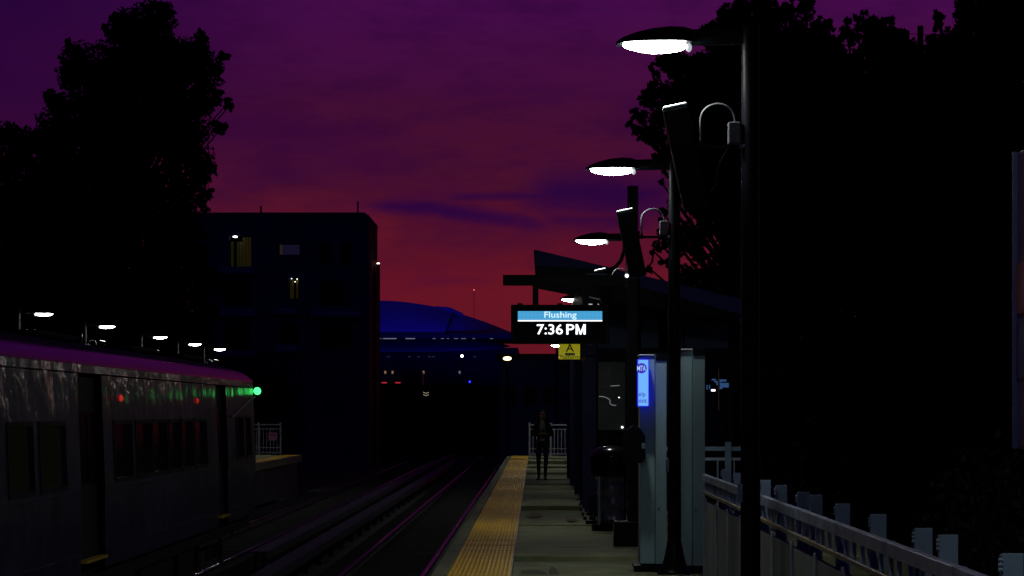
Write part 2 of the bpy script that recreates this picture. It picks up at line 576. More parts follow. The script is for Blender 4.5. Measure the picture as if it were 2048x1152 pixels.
def third_rail(x, y0, y1):
    t = structure('power_rail', (x, 0, 0))
    MB().box(-.04, .04, y0, y1, -1.22, -1.10).build('contact_rail', M_['railside'], t)
    y = y0
    while y < y1:                                    # boards butt with small gaps
        e = min(y + 9.0, y1)
        MB().box(-.17, .13, y, e - .03, -.985, -.945).build('cover_board', M_['cover'], t)
        MB().box(.132, .16, y, e - .03, -1.10, -.95).build('side_board', M_['cover'], t)
        y = e
    m = MB()
    y = y0 + .4
    while y < 120:
        m.box(-.05, .05, y, y + .1, -1.42, -1.22)
        m.tube([(-.12, y + .05, -1.35), (-.12, y + .05, -.99)], .015, 6)
        y += 3.0
    m.build('bracket', M_['trainunder'], t)
third_rail(-4.28, 12, 140)
third_rail(-5.05, 47.6, 160)

# ------------------------------------------------------------------ near platform
plat = structure('platform')
XE = -1.03
m = MB()
m.box(XE + .18, 1.9, 4, 96.2, -1.42, -.22)
m.box(1.9, 4.3, 28, 70, -1.42, -.22)
m.build('platform_wall', M_['wallconc'], plat)
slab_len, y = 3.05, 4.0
k = 0
while y < 96:
    e = min(y + slab_len, 96.2)
    ext = 4.3 if 27.5 < y < 69 else 1.9
    s = MB().box(-.232, ext, y + .008, e - .008, -.22, 0).build('slab', M_['concrete'], plat, bevel=.008)
    s.location.z = random.uniform(-.004, .004)
    s.rotation_euler.x = random.uniform(-.0012, .0012)
    y = e
y = 4.0
while y < 96:
    e = min(y + 1.525, 96.2)
    MB().box(XE, -.876, y + .006, e - .006, -.26, .004).build('edge_block', M_['edge'], plat, bevel=.012).location.z = random.uniform(-.006, .004)
    y = e
MB().box(XE - .10, XE - .004, 4, 96, -.30, -.16).build('rub_rail', M_['timber'], plat)
MB().box(-.244, -.234, 4, 96, -.02, .008).build('strip_trim', M_['trim'], plat)
# tactile tiles 0.62 x 1.22 with rows of truncated domes
tm = MB()
tm.box(-.31, .31, -.606, .606, -.05, 0)
nc = 14
def domes(mm, rows, ylen):
    for j in range(rows):
        for i in range(nc):
            cx = -.31 + .62 * (i + .5) / nc
            cyy = -ylen / 2 + ylen * (j + .5) / rows
            prof = ((.0145, 0.0), (.0125, .0035), (.0085, .0052))
            n = 6
            vs = [(cx + r * math.cos(2 * math.pi * q / n), cyy + r * 1.25 * math.sin(2 * math.pi * q / n), z)
                  for r, z in prof for q in range(n)]
            fs = [(a * n + q, a * n + (q + 1) % n, (a + 1) * n + (q + 1) % n, (a + 1) * n + q) for a in range(2) for q in range(n)]
            fs.append(tuple(range(2 * n, 3 * n)))
            mm.add(vs, fs)
tile0 = tm.build('tactile_tile', M_['tactile'], plat)
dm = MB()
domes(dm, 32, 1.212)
dome0 = dm.build('dome', mat('worn_dome', (0.84, 0.50, 0.02), 0.4, 0, .1, 3, col2=(1.0, .70, .09), spec=.15, objvar=.12), tile0, smooth=True)  # paler domes put the glints on the strip into the colour
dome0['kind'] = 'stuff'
y = 5.0
first = True
i = 0
while y < 95.6:
    t = tile0 if first else inst(tile0, plat)
    t.location = (-.556, y, .002)
    tilt = .0042 * math.sin(y * .55) + .0035 * math.sin(y * 1.31 + 1) + random.uniform(-.002, .002)
    t.rotation_euler = (tilt, random.uniform(-.003, .003), 0)
    if not first:
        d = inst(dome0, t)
    first = False
    y += 1.222
# stains and worn stencils on the slabs
for (x0, x1, y0, y1, mm_, nm) in ((-.16, .12, 24.9, 26.4, 'darkstencil', 'worn_stencil'), (.13, .24, 24.6, 26.8, 'darkstencil', 'worn_stencil'),
                             (-.12, .10, 39.5, 41.2, 'brushbrown', 'paint_stain'), (-.10, .06, 48.2, 50.2, 'brushbrown', 'paint_stain'),
                             (.45, .62, 38.0, 39.2, 'brushbrown', 'paint_stain')):
    p = MB()
    n = 14
    ring = [((x0 + x1) / 2 + (x1 - x0) / 2 * math.cos(2 * math.pi * q / n) * random.uniform(.7, 1.1),
             (y0 + y1) / 2 + (y1 - y0) / 2 * math.sin(2 * math.pi * q / n) * random.uniform(.7, 1.1), .009) for q in range(n)]
    p.add(ring, [tuple(range(n))])
    p.build(nm, M_[mm_], plat)
# far end step
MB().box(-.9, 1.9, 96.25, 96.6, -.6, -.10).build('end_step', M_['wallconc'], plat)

# ------------------------------------------------------------------ opposite platform
op = structure('opposite_platform')
y = 20.0
while y < 98:
    e = min(y + 6.0, 98.5)
    MB().box(-15.5, -9.49, y + .01, e - .01, -.25, 0).build('slab', M_['concrete'], op)
    y = e
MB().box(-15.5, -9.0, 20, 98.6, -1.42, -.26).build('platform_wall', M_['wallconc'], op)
y = 20.6
first = True
while y < 98:
    t = inst(tile0, op)
    t.location = (-9.17, y, .0)
    t.rotation_euler = (0, 0, 0)
    y += 1.222
MB().box(-8.855, -8.83, 20, 98.5, -.26, -.002).build('edge_block', M_['edge'], op)

# ------------------------------------------------------------------ lamp posts
def lamp_post():
    t = thing('lamp_post', 'x', 'lamp post', group='platform lamp posts')
    MB().lathe([(.17, 0), (.17, .03), (.13, .06), (.095, .20), (.075, .30), (.070, .33)], 18).build('base_cover', M_['pole'], t, smooth=True)
    MB().tube([(0, 0, .30), (0, 0, 2.2), (0, 0, 4.10)], [.066, .063, .058], 18).build('pole', M_['pole'], t, smooth=True)
    a = MB()
    a.obox((-.215, 0, 4.04), (.185, 0, .004), (0, .032, 0), (0, 0, .052))
    arm = a.build('arm', M_['fixture'], t, bevel=.012)
    MB().tube([(0, 0, 4.10), (0, 0, 4.125)], .064, 16).build('pole_cap', M_['pole'], t)
    # head: flat, curved on top, thin at the tip
    st = [(-.385, 4.095, 4.001, .085), (-.43, 4.108, 3.999, .135), (-.52, 4.112, 3.997, .165), (-.64, 4.098, 3.995, .172),
          (-.75, 4.070, 3.994, .155), (-.83, 4.038, 3.994, .11), (-.872, 4.012, 3.985, .055)]
    rings = []
    for x, zt, zb, hw in st:
        r = [(x, hw * 1.0, zb), (x, hw, zb + .3 * (zt - zb)), (x, hw * .72, zb + .82 * (zt - zb)), (x, 0, zt),
             (x, -hw * .72, zb + .82 * (zt - zb)), (x, -hw, zb + .3 * (zt - zb)), (x, -hw, zb), (x, 0, zb)]
        rings.append(r)
    head = MB().loft(rings).build('lamp_head', M_['fixture'], t, smooth=True)
    # lens: a shallow drop below the head
    st = [(-.425, .05, .026), (-.46, .105, .040), (-.55, .135, .052), (-.64, .14, .054), (-.72, .125, .044), (-.79, .09, .028), (-.825, .045, .014)]
    rings = [[(x, hw, 3.992), (x, hw * .85, 3.992 - d * .75), (x, hw * .3, 3.992 - d), (x, -hw * .3, 3.992 - d), (x, -hw * .85, 3.992 - d * .75), (x, -hw, 3.992)] for x, hw, d in st]
    MB().loft(rings).build('lens', E_['lamp'], head, smooth=True)
    ld = bpy.data.lights.new('lamp_light', 'SPOT')
    ld.energy = 34.0
    ld.color = (0.95, 1.0, 0.90)
    ld.shadow_soft_size = 0.04
    ld.spot_size = R(168)
    ld.spot_blend = 0.35
    lo = bpy.data.objects.new('lamp_light', ld)
    COL.objects.link(lo)
    lo.parent = head
    lo.location = (-.61, 0, 3.915)
    MB().sphere((-.402, -.03, 3.968), .02, 10, 6, (1, 1, 1.5)).build('photocell', E_['lampbulb'], head, smooth=True)
    # column loudspeaker hung on the track side, tilted
    tl = R(-12)
    ex = Vector((math.cos(tl), 0, -math.sin(tl)))
    ez = Vector((math.sin(tl), 0, math.cos(tl)))
    c0 = Vector((-.49, 0, 3.575))
    s = MB().obox(c0 - ez * .33, ex * .082, (0, .075, 0), ez * .325).build('speaker', M_['black'], t, bevel=.008)
    MB().obox(c0 + ez * .010, ex * .080, (0, .074, 0), ez * .013).build('top_plate', mat('top_plate_white', (.45, .5, .5), .4), s, bevel=.010)  # pale cap puts the lamp light on the speaker top into its colour
    br = MB()
    br.box(-.44, -.05, -.012, .012, 3.315, 3.34)
    br.tube([(-.06, 0, 3.33), (-.15, 0, 3.31), (-.20, 0, 3.22), (-.22, 0, 3.08), (-.30, 0, 2.98)], .012, 6)
    br.build('bracket', M_['black'], t)
    # conduit loop and junction box
    MB().box(-.146, -.066, -.045, .045, 3.345, 3.485).build('junction_box', M_['speaker'], t, bevel=.006)
    pts = [(-.10, 0, 3.485), (-.10, 0, 3.50)]
    for q in range(0, 13):
        a_ = math.pi * q / 12
        pts.append((-.212 + .112 * math.cos(a_) - .0, 0, 3.50 + .105 * math.sin(a_)))
    pts += [(-.324, 0, 3.42), (-.322, 0, 3.35)]
    MB().tube(pts, .0085, 8).build('conduit', M_['speaker'], t, smooth=True)
    MB().tube([(-.322, 0, 3.36), (-.322, 0, 3.31)], .016, 8).build('connector', M_['black'], t)
    MB().tube([(-.075, -.03, 3.33), (-.02, -.03, 3.33)], .014, 8).build('clamp', M_['galv_dark'], t)
    MB().box(-.09, -.055, -.07, -.055, 1.02, 1.14).build('tag_plate', M_['galv'], t)
    return t
lp = lamp_post()
ys = [16.9, 25.6, 36.2, 45.5, 55.0, 64.5, 74.0, 83.5, 92.8, 6.6]
lbl = ['nearest and tallest black lamp post, standing in front of the platform fence',
       'black platform lamp post standing between the two teal grey panel columns',
       'black platform lamp post whose lit head shines just above the shelter roof end',
       'black platform lamp post by the shelter with its lit head hidden behind the sloping roof',
       'black platform lamp post whose lit head shows just above the clock display',
       'black platform lamp post behind the top of the clock display',
       'black platform lamp post hidden behind the middle of the clock display',
       'black platform lamp post hidden behind the bottom of the clock display',
       'farthest black lamp post on this platform, tiny lit head left of the yellow letter sign',
       'black lamp post beside the poster board, at the camera end of the fence']
for i, yy in enumerate(ys):
    o = lp if i == 0 else copy_tree(lp)
    o.location = (1.4 if i != 1 else 1.372, yy, 0)
    o['label'] = lbl[i]
lbl2 = ['black lamp post on the far platform, leftmost lit lamp above the train roof',
        'black lamp post on the far platform, second lit lamp from the left above the train',
        'black lamp post on the far platform, middle one of five lit lamps above the train',
        'black lamp post on the far platform, fourth lit lamp from the left above the train',
        'black lamp post on the far platform, lit lamp nearest the train end and apartment block']
for i, yy in enumerate([63.0, 72.3, 82.6, 91.0, 98.2]):
    o = copy_tree(lp)
    o.location = (-12.52, yy, 0)
    o.rotation_euler.z = math.pi
    o['label'] = lbl2[i]
    o['group'] = 'far platform lamp posts'

# ------------------------------------------------------------------ fence on the right edge of the platform
XF = 1.60
fence = thing('platform_fence', 'long steel fence with low grey panels running along the right platform edge', 'fence', (XF, 0, 0))
y = 4.0
Y1 = 24.55
post0 = None
posts_y = [8645 / d for d in (383, 408, 432, 461, 493, 537, 562, 616, 687, 777, 827, 955, 1060, 1210)]
for yy in posts_y:
    if post0 is None:
        p = MB()
        p.box(.025, .101, -.006, .006, -.05, 1.110)          # face toward the camera
        p.box(.089, .100, .0062, .08, -.05, 1.105)
        p.box(.026, .034, .0062, .05, -.05, 1.105)
        post0 = p.build('post', M_['galv'], fence, bevel=.003)
        bolt = MB()
        bolt.tube([(.025, -.012, 0), (.011, -.012, 0)], .0075, 6)
        bolt0 = bolt.build('bolt', M_['galv'], post0)
        bolt0.location.z = 1.088
        for dz_ in (1.071, 1.054):
            inst(bolt0, post0, (0, 0, dz_))
        q = post0
    else:
        q = inst(post0, fence)
        for z_ in (1.088, 1.071, 1.054):
            inst(bolt0, q, (0, 0, z_))
    q.location = (0, yy, random.uniform(-.004, .004))
y = 4.0
while y < Y1:
    e = min(y + 1.93, Y1)
    MB().box(-.022, .022, y + .004, e - .004, .955, 1.018).build('top_rail', M_['galv_dark'], fence, bevel=.004)
    MB().box(-.024, .024, e - .05, e + .05, .953, 1.0195).build('rail_sleeve', M_['galv'], fence, bevel=.003)
    MB().box(-.018, .018, y + .004, e - .004, .835, .862).build('lower_rail', M_['olive'], fence, bevel=.004)
    y = e
bal0 = None
for yy in np.arange(4.2, Y1, .34):
    if bal0 is None:
        bal0 = MB().box(-.010, .010, -.012, .012, .862, .955).build('baluster', M_['galv_dark'], fence)
        q = bal0
    else:
        q = inst(bal0, fence)
    q.location.y = yy + random.choice((0, .0, .08))
y = 4.0
while y < Y1:
    e = min(y + 1.35, Y1)
    MB().box(.000, .03, y + .02, e - .02, -.05, .765).build('panel', M_['panel'], fence, bevel=.004)
    MB().box(-.012, -.001, e - .05, e + .05, -.05, .80).build('panel_batten', M_['galv_dark'], fence, bevel=.003)
    y = e

# cross railing beyond, where the platform widens to the shelter
cr = thing('cross_railing', 'grey steel railing crossing behind the panels toward the shelter', 'railing', (2.2, 38.0, 0))
MB().box(-.35, .98, -.03, .03, 1.04, 1.10).build('top_rail', M_['galv'], cr, bevel=.004)
MB().box(-.35, .98, -.02, .02, .90, .94).build('middle_rail', M_['galv_dark'], cr)
MB().box(-.35, .98, -.02, .02, .12, .16).build('lower_rail', M_['galv_dark'], cr)
for x in (.62,):
    MB().box(x - .045, x + .045, -.045, -.031, 0, 1.17).build('post', M_['galv'], cr)
for x in np.arange(-.25, .95, .24):
    MB().box(x - .01, x + .01, -.01, .01, .16, .90).build('baluster', M_['galv_dark'], cr)

# ------------------------------------------------------------------ teal-grey end panels (windscreen columns)
def end_panel(x0, xm, x1, y0, y1, zt, label):
    t = thing('windscreen_column', label, 'windscreen panel', (0, y0, 0), group='teal grey panel columns')
    MB().box(x0, xm - .003, .04, y1 - y0, .06, zt).build('side_plate', M_['cabinet'], t, bevel=.004)
    MB().box(xm + .003, x1, 0, y1 - y0, .06, zt + .006).build('front_plate', M_['cabinet'], t, bevel=.004)
    MB().box(x0 - .01, xm - .004, .02, y1 - y0 + .02, zt + .008, zt + .022).build('cap', mat('cap_steel', (.6, .62, .66), .4), t, bevel=.005)  # paler cap puts the light on the column's top edge into its colour
    MB().box(xm + .004, x1 + .004, -.01, y1 - y0 + .02, zt - .045, zt + .03).build('header', M_['darkmetal'], t)
    MB().box(x0 - .06, x1 - .01, -.02, y1 - y0 + .05, .0, .045).build('base_plate', M_['black'], t)
    MB().tube([(xm + .035, -.008, .62), (xm + .035, .0, .62)], .009, 8).build('lock', M_['black'], t)
    return t
end_panel(1.072, 1.222, 1.337, 26.42, 27.0, 2.17, 'teal grey metal panel column left of the second lamp post, carrying the lit blue sign')
end_panel(1.441, 1.581, 1.707, 26.1, 26.8, 2.217, 'teal grey metal panel column right of the second lamp post, where the fence starts')

# ------------------------------------------------------------------ display gantry, clock display, signs (Y = 30.5)
YG = 30.5
def px(x, y, Y):                                        # a point seen at photo pixel (x, y) at distance Y
    return ((x - 1070) * Y / 5200, 1.6 - (y - 825) * Y / 5200)
GX = (1265.5 - 1070) * YG / 5200
gt = thing('sign_gantry', 'tall black square post with a long cantilever arm carrying the clock display', 'sign post', (GX, YG, 0))
MB().box(-.062, .062, -.062, .062, 0, 4.255).build('post', M_['black'], gt, bevel=.006)
MB().box(-.225, .075, -.16, .16, 0, .33).build('base_cover', M_['black'], gt, bevel=.02)
x0, zt = px(1006, 550, YG)
_, zb = px(1006, 571, YG)
MB().box(x0 - GX, -.072, -.05, .05, zb, zt).build('arm', M_['black'], gt, bevel=.005)
for xx in (1071, 1171):
    hx, _ = px(xx, 0, YG)
    MB().box(hx - GX - .035, hx - GX + .035, -.03, .03, 2.86, zb - .002).build('hanger', M_['black'], gt)
# loop conduit from the post down to the arm
pts = [(-.07, 0, 3.72), (-.10, -.01, 3.62), (-.10, -.02, 3.50), (-.14, -.02, 3.38), (-.21, -.02, 3.30), (-.29, -.02, 3.275), (-.33, -.02, zt + .01)]
MB().tube(pts, .022, 8).build('conduit', M_['fixture'], gt, smooth=True)
MB().tube([(-.075, -.06, 3.46), (-.085, -.06, 3.22)], .008, 6).build('cable', M_['galv'], gt)
MB().sphere((-.072, -.075, 3.20), .022, 8, 6).build('indicator', E_['dotwhite'], gt)
MB().box(-.55, -.30, -.052, -.045, zt + .004, zt + .012).build('arm_trim', M_['galv'], gt)

ds = thing('clock_display', 'black platform display hung from the gantry, lit Flushing banner over 7:36 PM', 'display', (0, YG, 0))
dx0, dz1 = px(1022, 610, YG)
dx1, dz0 = px(1218, 688, YG)
MB().box(dx0, dx1, -.09, .09, dz0, dz1).build('housing', M_['black'], ds, bevel=.012)
MB().box(dx0 + .03, dx1 - .03, -.095, -.0905, dz0 + .03, dz1 - .02).build('screen', mat('screen_black', (0.003, 0.003, 0.008), 0.5, spec=0.05), ds)
a0, a1 = px(1036, 623, YG), px(1204, 640.5, YG)
MB().box(a0[0], a1[0], -.101, -.0955, a1[1], a0[1]).build('banner', E_['cyan'], ds)
a0, a1 = px(1036, 640.8, YG), px(1204, 643.2, YG)
MB().box(a0[0], a1[0], -.101, -.0955, a1[1], a0[1]).build('banner_rule', E_['ledwhite'], ds)
a0, a1 = px(1088.5, 623.8, YG), px(1153, 640, YG)
text('station_lettering', 'Flushing', E_['ledtext'], ds, a0[0], a1[0], a1[1], a0[1], -.1015, bold=.012)
for body, xa, xb in (('7:36', 1073.5, 1125.5), ('P', 1132.5, 1148.5)):
    a0, a1 = px(xa, 649, YG), px(xb, 669.5, YG)
    text('time_lettering', body, E_['ledwhite'], ds, a0[0], a1[0], a1[1], a0[1], -.0957, bold=.010)
a0, a1 = px(1151, 649, YG), px(1171, 669.5, YG)
mx = lambda u: a0[0] + u * (a1[0] - a0[0])
mz = lambda v: a1[1] + v * (a0[1] - a1[1])
m = MB()
for quad in (((0, 0), (.22, 0), (.22, .62), (.22, 1), (0, 1)), ((1, 0), (1, 1), (.78, 1), (.78, .62), (.78, 0)),
             ((.22, .62), (.41, 0), (.5, .28), (.22, 1)), ((.78, .62), (.78, 1), (.5, .28), (.59, 0)), ((.41, 0), (.59, 0), (.5, .28))):
    m.add([(mx(u), -.0997, mz(v)) for u, v in quad], [tuple(range(len(quad)))])
m.build('time_lettering', E_['ledwhite'], ds)
for xx in (1040, 1120, 1190):
    hx, _ = px(xx, 0, YG)
    MB().box(hx - .03, hx + .03, -.04, .04, dz1, dz1 + .02).build('lug', M_['black'], ds)

ys_ = YG + .25
sg = thing('platform_sign', 'small yellow sign reading A Platform hung below the clock display', 'sign', (0, ys_, 0))
a0, a1 = px(1117.5, 684, ys_), px(1160, 718.5, ys_)
MB().box(a0[0], a1[0], 0, .02, a1[1], a0[1]).build('board', M_['signyellow'], sg, bevel=.003)
MB().box(a0[0] + .02, a0[0] + .05, .005, .015, a0[1], a0[1] + .16).build('hanger', M_['black'], sg)
MB().box(a1[0] - .05, a1[0] - .02, .005, .015, a0[1], a0[1] + .16).build('hanger', M_['black'], sg)
a0, a1 = px(1131.5, 688, ys_), px(1148, 703.5, ys_)
text('letter', 'A', M_['ink'], sg, a0[0], a1[0], a1[1], a0[1], -.0005, bold=.01)
a0, a1 = px(1130, 706, ys_), px(1150, 711, ys_)
MB().box(a0[0], a1[0], -.004, -.0005, a1[1], a0[1]).build('grey_bar', M_['signgrey'], sg)
a0, a1 = px(1119, 709.5, ys_), px(1159, 718, ys_)
text('word', 'Platform', M_['ink'], sg, a0[0], a1[0], a1[1], a0[1], -.0045, bold=.004)

# camera / sensor knob right of the yellow sign
kb = thing('security_camera', 'small yellowish security camera angled beside the yellow platform sign', 'camera', (0, 31.6, 0))
a = px(1164, 722, 31.6); c_ = px(1171, 714, 31.6)
MB().tube([(a[0], 0, a[1]), ((a[0] + c_[0]) / 2, 0, (a[1] + c_[1]) / 2), (c_[0], 0, c_[1])], [.018, .02, .012], 8).build('body', M_['yellow'], kb, smooth=True)
MB().tube([(c_[0], 0, c_[1]), (c_[0] + .12, .0, c_[1] + .02)], .01, 6).build('arm', M_['black'], kb)

# help point: a tall lit sign box on the front of the first panel column; its print wraps round the left corner
YH = 26.30
hp = thing('help_point', 'tall lit blue help point sign box on the left teal grey panel column', 'help point', (0, YH, 0))
a0, a1 = px(1275, 718, YH), px(1298.5, 813.5, YH)
hx0, hx1, hz0, hz1 = a0[0], a1[0], a1[1], a0[1]
MB().box(hx0, hx1, .006, .117, hz0, hz1).build('sign_box', E_['helpedge'], hp, bevel=.008)
MB().box(hx0 + .008, hx1 - .010, .0, .0055, hz0 + .010, hz1 - .010).build('sign_face', E_['help'], hp)
def wrap(o):
    for v in o.data.vertices:
        if v.co.x < hx0 + .007:
            v.co.y += (hx0 + .007 - v.co.x)
            v.co.x = hx0 - .003
    return o
lc = px(1283.2, 736.5, YH)
lr = .052
rd = MB()
n = 36
for q in range(n):                                     # a fan fine enough to fold at the corner
    for j in range(10):
        r0, r1 = lr * j / 10, lr * (j + 1) / 10
        t0, t1 = 2 * math.pi * q / n, 2 * math.pi * (q + 1) / n
        rd.add([(lc[0] + r_ * math.cos(t_), -.001, lc[1] + r_ * math.sin(t_)) for r_, t_ in ((r0, t0), (r1, t0), (r1, t1), (r0, t1))], [(0, 1, 2, 3)] if j else [(1, 2, 3)])
wrap(rd.build('roundel', E_['helpink'], hp))
wrap(text('roundel_letters', 'MTA', E_['helpmark'], hp, lc[0] - .042, lc[0] + .042, lc[1] - .027, lc[1] + .027, -.0018, thick=.001, bold=.012))
a0, a1 = px(1269, 783.5, YH), px(1291, 795.5, YH)
wrap(text('help_lettering', 'Help', E_['helpink'], hp, a0[0], a1[0], a1[1], a0[1], -.0005, thick=.001, bold=.006))
a0, a1 = px(1267, 796, YH), px(1294, 806, YH)
wrap(text('point_lettering', 'Point', E_['helpink'], hp, a0[0], a1[0], a1[1], a0[1], -.0005, thick=.001, bold=.006))

# call box on the front of the column, overhanging to the left
YC = 26.30
cb = thing('call_box', 'black rounded call box on the panel column below the lit blue sign', 'call box', (0, YC, 0))
m = MB()
pts = [(1248, 925), (1246, 880), (1252, 862), (1266, 850), (1280, 856), (1290, 872), (1291, 915), (1284, 926)]
q = [px(x, y_, YC) for x, y_ in pts]
m.loft([[(a[0], -.03, a[1]) for a in q], [(a[0], .117, a[1]) for a in q]])
m.build('housing', M_['black'], cb, bevel=.01)
a0, a1 = px(1283, 886, YC), px(1290, 897, YC)
MB().box(a0[0], a1[0], -.04, -.0305, a1[1], a0[1]).build('label_plate', M_['galv'], cb)

# ------------------------------------------------------------------ trash bin (Y = 35)
YB = 35.2
bc = ((1183 + 1263) / 2 - 1070) * YB / 5200
bn = thing('trash_bin', 'covered litter bin with black dome hood and a hanging clear plastic bag', 'litter bin', (bc, YB, 0))
MB().lathe([(.265, 0.0), (.27, .02), (.27, .085), (.22, .10)], 24).build('base', M_['black'], bn, smooth=True)
for k in range(4):
    a_ = R(45 + 90 * k)
    MB().box(.245 * math.cos(a_) - .015, .245 * math.cos(a_) + .015, .245 * math.sin(a_) - .015, .245 * math.sin(a_) + .015, .09, .80).build('upright', M_['galv'] if k == 2 else M_['black'], bn)
MB().lathe([(.275, .74), (.29, .75), (.29, .98), (.27, 1.0), (.25, .985)], 28).build('collar', M_['black'], bn, smooth=True)
MB().lathe([(.295, 1.0), (.295, 1.02), (.26, 1.08), (.18, 1.125), (.09, 1.148), (.01, 1.155)], 28).build('hood', mat('hood_gloss', (0.012, 0.012, 0.014), 0.18, 0.3), bn, smooth=True)
rings = []
for k in range(13):
    z = .10 + .68 * k / 12
    pr = .205 - .06 * (1 - k / 12) ** 3 + .02 * math.sin(k * 1.7)
    rings.append([(pr * (1 + .06 * math.sin(5 * a_ + k * .4) + .04 * rng.random()) * math.cos(a_), pr * (1 + .06 * math.sin(5 * a_ + k * .4) + .04 * rng.random()) * math.sin(a_), z)
                  for a_ in np.linspace(0, 2 * math.pi, 25)[:-1]])
MB().loft(rings).build('clear_bag', M_['bag'], bn, smooth=True)

# ------------------------------------------------------------------ waiting shelter (Y 42 - 66)
YS = 42.0
sh = thing('waiting_shelter', 'dark glazed waiting shelter with a monopitch roof sloping down to the right', 'shelter', (0, YS, 0))
SX0, SX1, SL = .93, 3.16, 22.0
def roofz(x): return 4.10 - .238 * x
# roof: tapered slab, deep at the left eave, high side toward the tracks
YR = -2.0
rt = [(-.02, roofz(0) + .0), (4.6, roofz(3.28))]
m = MB()
A = [(.78, YR, roofz(.78)), (.78, YR, 3.40), (1.2, YR, 3.30), (3.28, YR, roofz(3.28) - .30), (3.28, YR, roofz(3.28))]
m.loft([A, [(x, SL + 1, z) for x, y_, z in A]])
A = [(-.02, YR, 4.10), (.0, YR, 3.80), (.02, YR, 3.55), (.776, YR, 3.405), (.776, YR, roofz(.776))]
m.loft([A, [(x, YR + .9, z) for x, y_, z in A]])
m.build('roof', M_['darkmetal'], sh)
# pale fascia band along the sloping front edge
m = MB()
F = [(.0, YR - .02, 4.105), (.01, YR - .02, 3.86), (1.06, YR - .02, 3.80), (1.2, YR - .02, roofz(1.2) + .005)]
m.loft([F, [(x, YR - .004, z) for x, _, z in F]])
m.build('fascia', M_['roofblue'], sh)
m = MB()
F = [(1.25, YR - .02, roofz(1.25)), (1.25, YR - .02, roofz(1.25) - .17), (3.28, YR - .02, roofz(3.28) - .24), (3.28, YR - .02, roofz(3.28) + .004)]
m.loft([F, [(x, YR - .004, z) for x, _, z in F]])
m.build('fascia', M_['roofblue'], sh)
for q in (3.0, 9.0, 15.0, 21.0):                     # steel bents that carry the roof
    MB().box(SX0 - .16, SX0 - .03, q - .07, q + .07, 0, 3.25).build('column', M_['navy'], sh, bevel=.006)
def shoe(x, y_):
    p = MB().box(x - .13, x + .10, y_ - .12, y_ + .12, 0, .05).build('column_base', M_['black'], sh)
    for s in (-.08, .05):
        for r_ in (-.085, .085):
            MB().tube([(x + s - .02, y_ + r_, .05), (x + s - .02, y_ + r_, .105)], .018, 6).build('bolt', M_['trim'], p)
    MB().box(x - .02, x + .07, y_ - .05, y_ + .05, .05, .32).build('stub', M_['black'], p)
for x, y_ in ((.86, -4.6), (.85, -3.2), (.85, -1.6), (.86, .2), (.87, 2.2), (.87, 4.4), (1.22, 27.5), (1.25, 34), (1.3, 44)):
    shoe(x, y_)
# left wall: glazed bays
for q in range(4):
    y0_, y1_ = .12 + q * 5.5, .12 + (q + 1) * 5.5 - .12
    f = MB()
    f.box(SX0, SX0 + .06, y0_, y1_, .0, .16); f.box(SX0, SX0 + .06, y0_, y1_, 2.3, 2.42)
    f.box(SX0, SX0 + .06, y0_, y0_ + .1, .16, 2.3); f.box(SX0, SX0 + .06, y1_ - .1, y1_, .16, 2.3)
    w = f.build('window_frame', M_['navy'], sh)
    MB().box(SX0 + .02, SX0 + .03, y0_ + .1, y1_ - .1, .16, 2.3).build('pane', M_['glass'], w)
MB().box(SX0, SX0 + .06, .1, SL, 2.45, 3.28).build('side_panel', M_['navy'], sh)
# front wall, facing the camera
def front(x0p, x1p, y0p, y1p): 
    a, b_ = px(x0p, y0p, YS), px(x1p, y1p, YS)
    return a[0], b_[0], b_[1], a[1]
x0, x1, z0, z1 = front(1165, 1192, 690, 1023)
MB().box(x0, x1, -.06, .06, 0, z1 + .0).build('corner_post', M_['navy'], sh)
MB().box(x1 + .004, SX1, -.02, .08, 0, .82).build('front_base', M_['darkmetal'], sh)
MB().box(x1 + .004, SX1, -.03, .09, 2.445, 2.64).build('transom', M_['darkmetal'], sh)
for (p0, p1) in ((1195, 1258), (1282, 1317), (1340, 1366), (1369, 1456)):
    x0, x1, z0, z1 = front(p0, p1, 644, 703)
    MB().box(x0, x1, -.025, .05, z0, z1 + .3).build('upper_panel', mat('upper_panel_grey', (0.05, 0.08, 0.15), 0.6, 0, .15, 1.2, spec=.15), sh)
xs = [px(p, 0, YS)[0] for p in (1192, 1253, 1280, 1325, 1350, 1408, 1456)]
for a_ in (1, 2, 4, 5):
    MB().box(xs[a_] - .04, xs[a_] + .04, -.05, .07, .82, 2.445).build('mullion', M_['darkmetal'], sh)
for a_, b_ in ((0, 1), (2, 4), (4, 5), (5, 6)):
    MB().box(xs[a_] + .03, xs[b_] - .042, .02, .03, .82, 2.445).build('pane', M_['glass'], sh)
MB().box(SX1 - .06, SX1, .1, SL, 0, 3.0).build('back_wall', M_['darkmetal'], sh)
MB().box(SX0 + .08, SX1 - .08, SL - .1, SL, 0, 2.9).build('end_wall', M_['darkmetal'], sh)
# door pull bar
a, b_ = px(1437, 737, YS), px(1437, 822, YS)
MB().tube([(a[0], -.08, a[1]), (a[0], -.08, b_[1])], .014, 8).build('door_handle', mat('brass', (0.30, 0.20, 0.10), 0.4, 0.6), sh)
# thin glowing bar under the eave
a, b_ = px(1175, 607, YS - 2), px(1198, 608, YS - 2)
MB().box(a[0], b_[0], -1.9, -1.4, b_[1] - .006, a[1]).build('strip_light', emitter('strip_dim', (.8, .85, 1), .5), sh)

